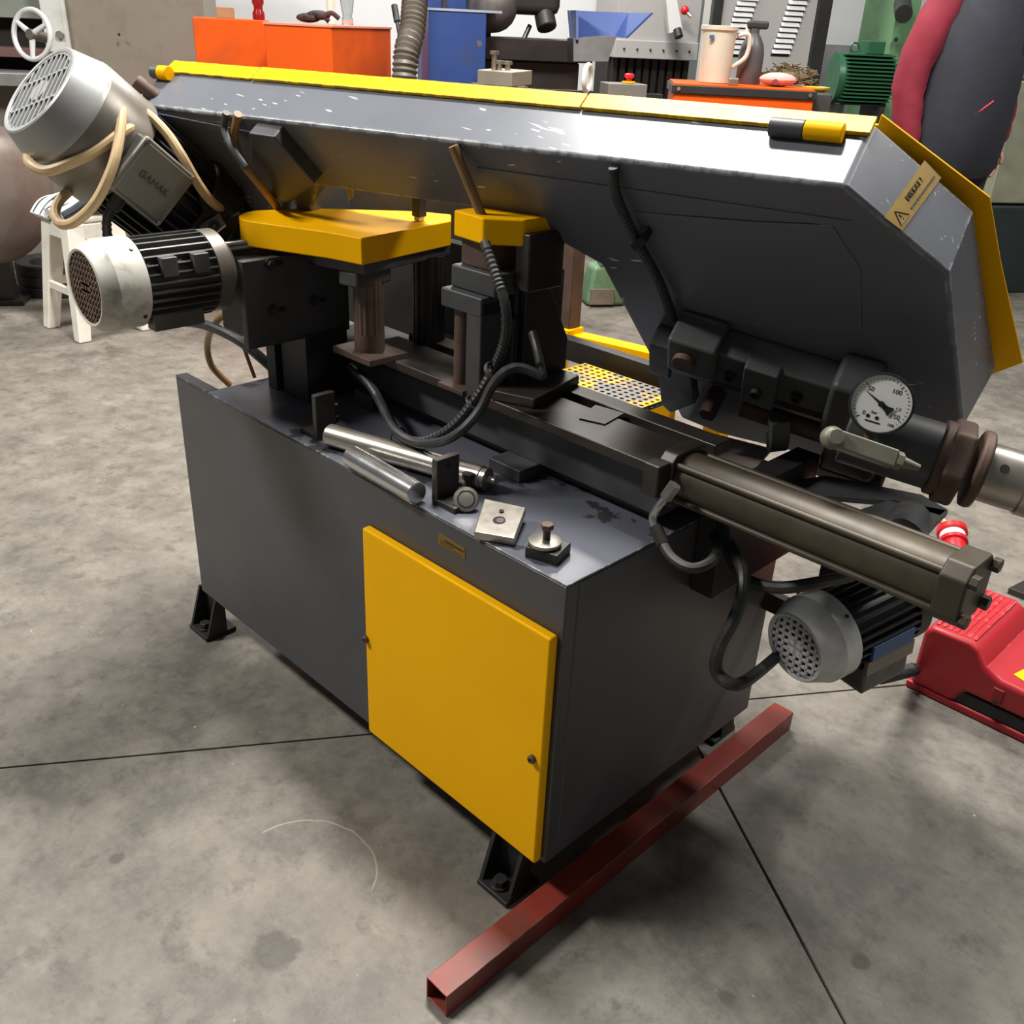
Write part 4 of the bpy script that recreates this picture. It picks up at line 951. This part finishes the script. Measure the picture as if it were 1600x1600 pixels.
MB().prism([ad(892, 16, 4.58), ad(900, 16, 4.4), ad(900, 62, 4.4), ad(892, 62, 4.58)], E1*.012).build('chute_side', BLU, t)
MB().prism([ad(896, 60, 4.42), ad(964, 56, 4.42), ad(950, 96, 4.42), ad(896, 96, 4.42)], BK*.12).build('chute_apron', DRK, t)
# block with bolts on the dark bed
o = ad(747, 108, 3.6); 
pd = thing('bolted_steel_block', 'grey steel block with three bolts on a dark pedestal', 'steel block', (o.x, o.y, 0))
MB().prism([ad(746, 109, 3.6), ad(800, 113, 3.5), ad(832, 110, 3.6), ad(778, 106, 3.7)], -ZZ*.05).build('block', gmat('machined_grey', (150, 142, 128), .45, .4), pd, bevel=.003)
bb(o, .0, .2, .0, .2, 0, o.z-.056).build('pedestal', DRK, pd, bevel=.004)
for (x, y, h) in ((772, 108, .05), (780, 109, .02), (793, 110, .02)):
    q = ad(x, y, 3.6); m_ = MB(); m_.cyl(q-ZZ*.01, q+ZZ*h, .010, n=10); m_.hexa(q+ZZ*h, ZZ, .018, .012); m_.build('bolt', STEEL, pd)
# emergency stop box
o = ad(978, 135, 4.2)
es = thing('stop_button_box', 'small grey control box with a red stop button on yellow', 'control box', (o.x, o.y, 0))
bb(o, -.08, .1, 0, .14, o.z-.06, o.z+.01).build('housing', gmat('control_grey', (112, 106, 98), .5), es, bevel=.004)
bb(o, .1, .19, .04, .08, o.z-.055, o.z-.03).build('bracket_arm', BLK, es)
pb = V((o.x, o.y, o.z+.012))+E1*.03+BK*.06
MB().cyl(pb, pb+ZZ*.006, .03, n=20).build('yellow_ring', YEL, es); MB().cyl(pb+ZZ*.006, pb+ZZ*.02, .012, n=14).build('button_stem', PLUGR, es)
MB().lathe([(.015, .02), (.022, .024), (.022, .034), (.015, .038)], pb, ZZ, 18).build('button_head', PLUGR, es)
q = ad(918, 122, 4.0); wr_ = thing('white_ring', 'white pipe ring standing behind the yellow bow edge', 'ring', (q.x, q.y, 0))
MB().torus(q, E1*.8-BK*.5, .05, .011, 28, 8).build('ring', WHP, wr_); bb(q, -.30, .03, .0, .05, q.z-.075, q.z-.05).build('ring_arm', DRK, wr_)

# ---- long grey guarded machine, louvred cabinet
o = ad(962, 60, 6.9)
t = thing('guarded_machine', 'long light grey machine guard with dark slatted skirt', 'machine', (o.x, o.y, 0))
w_ = W(136, 6.9)
zb_ = ad(1000, 92, 6.9).z
bb(o, 0, w_, 0, .6, zb_, 2.3).build('guard_panel', LGREY, t, bevel=.006)
bb(o, -.01, w_, -.03, .0, zb_, zb_+.12).build('lower_rail', LGREY, t, bevel=.006)
for k in range(6): MB().cyl(V((o.x, o.y, zb_+.06))+E1*(.06+k*.1)-BK*.03, V((o.x, o.y, zb_+.06))+E1*(.06+k*.1)-BK*.037, .008, n=10).build('rail_bolt', OILY, t)
for k in range(10): bb(o, .02+k*.062, .06+k*.062, .1, .14, .5, zb_).build('skirt_slat', DRK, t)
bb(o, 0, w_, .15, .5, 0, zb_).build('skirt_back', HOLE, t)
bb(o, -.1, w_, -.5, .1, .82, .86).build('table_top', gmat('dull_table', (92, 88, 84), .5), t, bevel=.006)
bb(o, -.05, w_, -.4, .05, 0, .82).build('table_base', DRK, t)
MB().prism([ad(1040, -10, 6.7), ad(1056, -10, 6.7), ad(1066, 45, 6.7), ad(1046, 52, 6.7)], BK*.05).build('splash_arm', LGREY, t)
MB().cyl(ad(1058, 46, 6.7), ad(1061, 58, 6.7), .03, n=12).build('arm_knob', RUB, t)
MB().ball(ad(1070, 16, 6.75), .03).build('tap_knob', PLUGR, t); MB().cyl(ad(1070, 16, 6.75), ad(1080, 26, 6.75), .012, n=10).build('tap_body', STEEL, t)
o = ad(1122, 60, 5.8)
t = thing('louvred_cabinet', 'tall light grey cabinet with louvres between black posts', 'cabinet', (o.x, o.y, 0))
w_ = W(158, 5.8)
bb(o, 0, w_, 0, .3, 0, 2.3).build('body', LGREY, t, bevel=.004)
bb(o, -.06, .0, -.02, .03, 0, 2.3).build('post', BLK, t, bevel=.004); bb(o, w_, w_+.09, -.02, .05, 0, 2.3).build('post', BLK, t, bevel=.004)
LOU = gmat('louvre_white', (214, 214, 214), .45)
for px, (ya, yb_) in ((1160, (4, 80)), (1247, (2, 80))):
    for k in range(10):
        f = k/9; q = ad(px-f*12*(1 if px > 1200 else .8), ya+(yb_-ya)*f, 5.78)
        q = q-BK*((q-V((o.x, o.y, q.z))).dot(BK)+.006)
        MB().prism([q-E1*.06, q+E1*.06, q+E1*.06-BK*.012+ZZ*.0-ZZ*.018, q-E1*.06-BK*.012-ZZ*.018], ZZ*.004).build('louvre', LOU, t)
        MB().box(q-ZZ*.026+BK*.004, (.12, .006, .012), AR).build('louvre_gap', HOLE, t)
    for k in range(6):
        q = ad(px+3, ya-8-k*8.5, 5.78); q = q-BK*((q-V((o.x, o.y, q.z))).dot(BK)+.006)
        MB().prism([q-E1*.06, q+E1*.06, q+E1*.06-BK*.012-ZZ*.018, q-E1*.06-BK*.012-ZZ*.018], ZZ*.004).build('louvre', LOU, t)

# ---- orange tool bench
o = ad(1054, 132, 4.3); zt = o.z
t = thing('orange_tool_bench', 'orange tool bench with black edge trim behind the saw bow', 'workbench', (o.x, o.y, 0))
AO = (E1*.96-BK*.28).normalized(); AB = V((-AO.y, AO.x, 0)); w_ = W(212, 4.3)*1.02
oo = V((o.x, o.y, 0))
def ob(r0, r1, b0, b1, z0, z1): return MB().box(oo+AO*((r0+r1)/2)+AB*((b0+b1)/2)+ZZ*((z0+z1)/2), (r1-r0, b1-b0, z1-z0), (AO, AB, ZZ))
ob(0, w_, 0, .42, zt-.001, zt+.006).build('top_sheet', ORG, t, bevel=.001)
ob(-.01, w_+.01, -.01, .43, zt-.035, zt-.001).build('edge_trim', gmat('black_trim', (36, 35, 36), .5), t, bevel=.003)
ob(.0, w_, 0, .42, .1, zt-.035).build('drawer_body', ORG, t, bevel=.003)
ob(w_+.005, w_+.09, .05, .4, .1, zt-.01).build('side_tray', gmat('grey_side', (60, 58, 56), .5), t, bevel=.006)
for k in (.02, w_-.02): MB().cyl(oo+AO*k-AB*.01+ZZ*(zt-.016), oo+AO*k-AB*.016+ZZ*(zt-.016), .008, n=12).build('trim_screw', STEEL, t)
for x_ in (.05, w_-.05):
    for y_ in (.05, .36): MB().cyl(oo+AO*x_+AB*y_, oo+AO*x_+AB*y_+ZZ*.1, .03, n=12).build('leg', BLK, t)
ZBN = zt+.006
def bpos(px, b): 
    q = ad(px, 120, 4.3); r = (V((q.x, q.y, 0))-oo).dot(AO); return oo+AO*(r+b*.12)+AB*b+ZZ*ZBN
p = bpos(1113, .20)
JUG = gmat('cloudy_plastic', (204, 198, 178), .4, trans=.08, var=.04, dirt=(200, 186, 150), damt=.5)
t = thing('measuring_jug', 'cloudy plastic measuring jug standing on the orange bench', 'jug', p)
MB().lathe([(.066, 0), (.070, .004), (.078, .215), (.086, .222), (.086, .238), (.080, .24), (.075, .215), (.066, .012)], p, ZZ, 28).build('jug_body', JUG, t)
MB().tube([p+AO*.08+ZZ*.20, p+AO*.135+ZZ*.205, p+AO*.135+ZZ*.12, p+AO*.075+ZZ*.07], .010, 8, 6).build('handle', JUG, t)
MB().prism([p-AB*.074-AO*.05+ZZ*.2, p-AB*.074-AO*.03+ZZ*.2, p-AB*.075-AO*.03+ZZ*.185, p-AB*.075-AO*.05+ZZ*.185], -AB*.01).build('jug_mark', NB, t)
p = bpos(1168, .28)
t = thing('spray_bottle', 'dark grey trigger spray bottle beside the measuring jug', 'spray bottle', p)
DGB = gmat('dark_grey_plastic', (78, 76, 78), .4)
MB().lathe([(.055, 0), (.058, .005), (.058, .13), (.05, .17), (.03, .205), (.022, .215), (.022, .235)], p, ZZ, 26).build('bottle_body', DGB, t)
MB().box(p+ZZ*.25+AO*.01, (.1, .04, .035), (AO, AB, ZZ)).build('spray_head', RUB, t, bevel=.012)
MB().box(p+ZZ*.225-AO*.035, (.014, .02, .05), (AO, AB, ZZ)).build('trigger', WHP, t, bevel=.004)
p = bpos(1145, .05)
tag(MB().box(p+ZZ*.016, (.045, .04, .032), (AO, AB, ZZ)).build('metal_nut_block', STEEL, bevel=.006), 'small bright metal block at the front of the orange bench', 'metal block')
p = bpos(1215, .16)
t = thing('pink_cloth_roll', 'pink cloth roll lying on the orange bench', 'cloth roll', p)
MB().ball(p+ZZ*.03, (.085, .06, .03), (AO, AB, ZZ), 20, 10).build('roll', gmat('pink_cloth', (200, 152, 146), .7, bump=.3), t)
MB().cyl(p+ZZ*.022-AB*.048-AO*.02, p+ZZ*.022-AB*.066-AO*.02, .012, n=12).build('roll_core', gmat('dark_pink', (120, 50, 60), .7), t)
p = bpos(1232, .35)
COIR = gmat('dry_fibre', (104, 92, 66), .9, var=.4, scale=40, bump=.8)
t = thing('fibre_bundle', 'heap of brown dry fibre behind the pink cloth roll', 'fibre bundle', p)
random.seed(3); mb = MB()
MB().ball(p+ZZ*.037, (.11, .045, .035), (AO, AB, ZZ), 16, 8).build('fibre_core', COIR, t)
for k in range(420):
    a_ = random.uniform(0, 6.28); r_ = random.uniform(0, 1)
    c_ = p+AO*(math.cos(a_)*r_*.13)+AB*(math.sin(a_)*r_*.05)+ZZ*random.uniform(.006, .02+.06*(1-r_*r_))
    d_ = AO*random.uniform(-.05, .05)+AB*random.uniform(-.03, .03)+ZZ*random.uniform(-.002, .03)
    mb.tube([c_, c_+d_*.5+ZZ*.008, c_+d_], .0028, 4, 2)
mb.build('fibres', COIR, t, kind='stuff')
p = oo+AO*(w_+.05)+AB*.24+ZZ*(zt-.0095)
tag(MB().lathe([(.045, 0), (.06, .012), (.062, .02), (.056, .02), (.043, .006)], p, ZZ, 28).build('yellow_dish', gmat('yellow_plastic', (226, 180, 40), .4)), 'shallow yellow plastic dish at the end of the orange bench', 'dish')

# ---- green motor, green machines
g0 = ad(1398, 125, 5.6); g1 = ad(1300, 122, 5.6)
t = thing('green_motor_unit', 'dark green electric motor with fins beside the green column', 'motor', (g0.x, g0.y, 0))
axm = (g0-g1).normalized(); axm.z = 0; axm.normalize()
MB().cyl(g1, g1+axm*.32, .14, n=30).build('motor_body', GRND, t)
for k in range(14):
    z_ = -.13+k*.02; 
    MB().box(g1+axm*.15+ZZ*z_-BK*math.sqrt(max(.155**2-z_**2, .0004)), (.28, .05, .008), (axm, BK, ZZ)).build('fin', GRND, t)
MB().box(g1+axm*.2+ZZ*.17, (.1, .1, .07), (axm, BK, ZZ)).build('terminal_box', GRND, t, bevel=.005)
MB().torus(g1+axm*.1+ZZ*.165, BK, .025, .006, 20, 6).build('lifting_eye', GRND, t)
MB().cyl(g1+axm*.32, g1+axm*.38, .10, .06, n=20).build('end_bell', GRN, t)
for k in (.03, .27): MB().box(V(((g1+axm*k).x, (g1+axm*k).y, (g1.z-.12)/2)), (.03, .22, g1.z-.12), (axm, BK, ZZ)).build('stand_leg', BLK, t)
o = ad(1392, 60, 5.9)
t = thing('green_column_machine', 'tall green machine column standing behind the person', 'machine', (o.x, o.y, 0))
bb(o, .0, .16, 0, .4, 0, 2.4).build('column', GRN, t, bevel=.008)
for y_ in (18, 62, 105): MB().cyl(ad(1400, y_, 5.88), ad(1400, y_, 5.85), .014, n=12).build('column_hole', HOLE, t)
MB().cyl(ad(1410, 5, 5.8), ad(1412, 22, 5.6), .05, n=16).build('column_knob', BLK, t)
o = ad(1555, 120, 5.7)
t = thing('green_press_machine', 'large pale green machine with black base at the right edge', 'machine', (o.x, o.y, 0))
bb(o, -.02, .08, -.0, .5, .55, 2.4).build('frame_post', GRN, t, bevel=.01)
bb(o, .1, .5, -.1, .6, .55, 1.25).build('side_door', gmat('grey_green_door', (134, 134, 116), .5), t, bevel=.012)
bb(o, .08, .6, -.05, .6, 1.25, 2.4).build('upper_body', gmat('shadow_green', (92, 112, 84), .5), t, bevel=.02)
bb(o, -.1, .7, -.15, .6, 0, .54).build('black_base', gmat('dark_teal_base', (36, 44, 46), .5), t, bevel=.01)
MB().cyl(ad(1563, 192, 5.55), ad(1563, 192, 5.5), .02, n=16).build('round_knob', STEEL, t, bevel=.004)
MB().cyl(ad(1564, 188, 5.52), ad(1590, 140, 5.52), .008, n=8).build('lever', OILY, t)

# ---- pale green casting on the floor, seen through the gap
p = at(945, 478, 'z', 0); f_ = p+BK*.08
t = thing('green_casting', 'small pale green machine foot on the floor beyond the saw', 'machine foot', f_)
def gq(r, b, z): return f_+E1*r+BK*b+ZZ*z
vs = [gq(-.12, -.1, 0), gq(.13, -.1, 0), gq(.13, .14, 0), gq(-.12, .14, 0), gq(-.075, -.04, .22), gq(.07, -.04, .22), gq(.07, .1, .22), gq(-.075, .1, .22)]
MB().add(vs, [(0, 1, 2, 3), (4, 5, 6, 7), (0, 1, 5, 4), (1, 2, 6, 5), (2, 3, 7, 6), (3, 0, 4, 7)]).build('casting', GRN, t, bevel=.03)
MB().box(gq(-.03, -.105, .06), (.14, .02, .09), AR).build('bolted_plate', STEEL, t, bevel=.003)
MB().box(gq(0, .0, .27), (.07, .07, .11), AR).build('casting_neck', GRN, t, bevel=.008)

# ---- person in a dark vest and red sleeves
def skin_body(name, verts, edges, radii, m, parent, sub=2):
    me = bpy.data.meshes.new(name); me.from_pydata([tuple(v) for v in verts], edges, [])
    o = bpy.data.objects.new(name, me); COL.objects.link(o)
    md = o.modifiers.new('skin', 'SKIN'); md.use_smooth_shade = True
    for i, r in enumerate(radii):
        me.skin_vertices[0].data[i].radius = r if hasattr(r, '__len__') else (r, r)
    me.skin_vertices[0].data[0].use_root = True
    sb = o.modifiers.new('sub', 'SUBSURF'); sb.levels = sub; sb.render_levels = sub
    me.materials.append(m); adopt(o, parent); return o
PD = 4.45; PS = 1.1
hem = ad(1478, 235, PD); base = V((hem.x, hem.y, 0))
fwd_ = (-BK*.72+E1*.69).normalized(); rt_ = None
PR = -E1*.86-BK*.35; PR = PR.normalized()     # shoulder line towards the viewer's left (the person's right arm)
PF = V((-PR.y, PR.x, 0)); PF = PF if PF.dot(-BK) > 0 else -PF
def pp_(r, f, z): return base+PR*(r*PS)+PF*(f*PS)+ZZ*(z*PS)
prs = thing('person', 'person in a dark sleeveless vest and red long sleeves, arms hanging down', 'person', base)
VEST = gmat('dark_vest', (36, 38, 48), .75, var=.12, scale=8, bump=.15, bscale=20)
REDS = gmat('red_knit_sleeve', (126, 28, 46), .8, var=.08, bump=.2, bscale=60)
TRO = gmat('dark_trousers', (32, 34, 42), .8, var=.1)
SKIN = gmat('skin', (196, 142, 120), .5, var=.05)
HAIR = gmat('dark_hair', (40, 32, 28), .7)
# body: pelvis root, spine, neck, head, arms, legs as one continuous mesh
vb = [pp_(0, 0, .93), pp_(0, .01, 1.12), pp_(0, .0, 1.32), pp_(0, -.01, 1.46), pp_(0, .0, 1.54), pp_(0, .03, 1.64), pp_(0, .03, 1.72),
      pp_(.2, -.01, 1.44), pp_(.27, -.04, 1.17), pp_(.265, -.0, .93), pp_(-.2, -.01, 1.44), pp_(-.26, .0, 1.17), pp_(-.25, .05, .93),
      pp_(.1, 0, .86), pp_(.11, .01, .48), pp_(.12, -.01, .09), pp_(.12, .12, .04), pp_(-.1, 0, .86), pp_(-.11, .01, .48), pp_(-.12, -.01, .09), pp_(-.12, .12, .04)]
ee = [(0, 1), (1, 2), (2, 3), (3, 4), (4, 5), (5, 6), (3, 7), (7, 8), (8, 9), (3, 10), (10, 11), (11, 12), (0, 13), (13, 14), (14, 15), (15, 16), (0, 17), (17, 18), (18, 19), (19, 20)]
rd = [(.15, .11), (.15, .11), (.15, .11), (.12, .09), .055, .085, .075, .065, .052, .036, .065, .052, .036, .085, .06, .045, .035, .085, .06, .045, .035]
skin_body('body', vb, ee, rd, SKIN, prs)
# vest shell, sleeves, trousers, hair, shoes
def ellip(rings, m, nm, parent, n=28):
    mb = MB(); vs = []; fs = []
    for (c, a, b) in rings:
        for k in range(n):
            t_ = 2*math.pi*k/n; ca, sa = math.cos(t_), math.sin(t_)
            vs.append(c+PR*(PS*a*ca*(abs(ca)**-.15 if abs(ca) > .05 else 1))+PF*(PS*b*sa))
    for i in range(len(rings)-1):
        for k in range(n): fs.append((i*n+k, i*n+(k+1) % n, (i+1)*n+(k+1) % n, (i+1)*n+k))
    fs += [list(range(n)), list(range((len(rings)-1)*n, len(rings)*n))]
    return mb.add(vs, fs).build(nm, m, parent, ang=60)
ellip([(pp_(0, 0, .80), .225, .165), (pp_(0, .0, .84), .245, .185), (pp_(0, .01, 1.0), .25, .19), (pp_(0, .01, 1.2), .245, .19), (pp_(0, .0, 1.36), .24, .175), (pp_(0, -.01, 1.46), .2, .14), (pp_(0, -.01, 1.52), .1, .1), (pp_(0, 0, 1.56), .075, .08)], VEST, 'vest', prs)
def sleeve(sgn, pts, rs):
    mb = MB(); vs = []; fs = []; n = 16; P_ = catmull(pts, 4); R_ = []
    for i in range(len(P_)):
        f = i/(len(P_)-1)*(len(rs)-1); k = min(int(f), len(rs)-2); R_.append(PS*(rs[k]+(rs[k+1]-rs[k])*(f-k)))
    for i, p in enumerate(P_):
        tdir = (P_[min(i+1, len(P_)-1)]-P_[max(i-1, 0)]).normalized(); x = (PR-tdir*PR.dot(tdir)).normalized(); y = tdir.cross(x)
        for k in range(n):
            a_ = 2*math.pi*k/n; w_ = R_[i]*(1+.05*math.sin(i*2.1+k*.8)); vs.append(p+x*(w_*math.cos(a_))+y*(w_*math.sin(a_)))
    for i in range(len(P_)-1):
        for k in range(n): fs.append((i*n+k, i*n+(k+1) % n, (i+1)*n+(k+1) % n, (i+1)*n+k))
    fs += [list(range(n)), list(range((len(P_)-1)*n, len(P_)*n))]
    mb.add(vs, fs).build('sleeve', REDS, prs, ang=60)
sleeve(1, [pp_(.19, -.01, 1.47), pp_(.25, -.02, 1.34), pp_(.285, -.04, 1.17), pp_(.285, -.02, 1.03), pp_(.27, .0, .93)], [.066, .072, .066, .057, .047])
sleeve(-1, [pp_(-.19, -.01, 1.47), pp_(-.25, -.01, 1.34), pp_(-.275, .0, 1.17), pp_(-.27, .03, 1.03), pp_(-.255, .05, .93)], [.075, .085, .078, .066, .05])
for sgn in (1, -1):
    ellip([(pp_(sgn*.12, 0, .05), .075, .085), (pp_(sgn*.115, .01, .45), .085, .09), (pp_(sgn*.11, 0, .75), .115, .125), (pp_(sgn*.10, 0, .92), .125, .15)], TRO, 'trouser_leg', prs, 20)
    MB().ball(pp_(sgn*.12, .06, .045), (.05, .14, .05), (PR, PF, ZZ)).build('shoe', BLK, prs)
    wr = pp_(sgn*.262, .01 if sgn > 0 else .055, .92)
    hv = [wr, wr-ZZ*.05, wr-ZZ*.09]; he = [(0, 1), (1, 2)]; hr = [(.022, .03), (.02, .038), (.016, .036)]
    skin_body('hand', hv, he, hr, SKIN, prs)
    for f in range(4):
        q = wr-ZZ*.088+PF*(-.03+f*.02); L_ = (.07, .078, .075, .06)[f]
        skin_body('finger', [q+ZZ*.01, q-ZZ*L_*.45-PR*sgn*.006, q-ZZ*L_*.8-PR*sgn*.02, q-ZZ*L_*.98-PR*sgn*.034], [(0, 1), (1, 2), (2, 3)], [.0095, .009, .0085, .0075], SKIN, prs, 1)
    q = wr-ZZ*.03+PF*.032
    skin_body('thumb', [q, q+PF*.02-ZZ*.03, q+PF*.022-ZZ*.06-PR*sgn*.01], [(0, 1), (1, 2)], [.012, .0105, .009], SKIN, prs, 1)
ellip([(pp_(0, .0, 1.62), .082, .088), (pp_(0, .0, 1.68), .098, .105), (pp_(0, -.005, 1.75), .092, .1), (pp_(0, 0, 1.80), .05, .055)], HAIR, 'hair', prs)
for sgn in (1, -1):
    MB().ball(pp_(sgn*.034, .108, 1.675), .012).build('eye', PAPER, prs); MB().ball(pp_(sgn*.088, .02, 1.66), (.012, .022, .032), (PR, PF, ZZ)).build('ear', SKIN, prs)
MB().ball(pp_(0, .122, 1.645), (.014, .02, .028), (PR, PF, ZZ)).build('nose', SKIN, prs)
MB().ball(pp_(0, .11, 1.60), (.026, .01, .007), (PR, PF, ZZ)).build('mouth', gmat('lips', (150, 80, 76), .5), prs)
ZIP = gmat('red_zip', (190, 36, 66), .6)
def vline(r0, z0, r1, z1):
    mb = MB(); 
    def srf(r, z): 
        a_, b_ = .247, .189; return pp_(r, b_*math.sqrt(max(0, 1-(r/a_)**2))+.012, z)
    mb.tube([srf(r0+(r1-r0)*k/4, z0+(z1-z0)*k/4) for k in range(5)], .005, 6, 2); mb.build('zip', ZIP, prs)
vline(.13, 1.05, .06, 1.10); vline(-.08, 1.48, -.09, 1.28); vline(-.15, 1.45, -.155, 1.25)
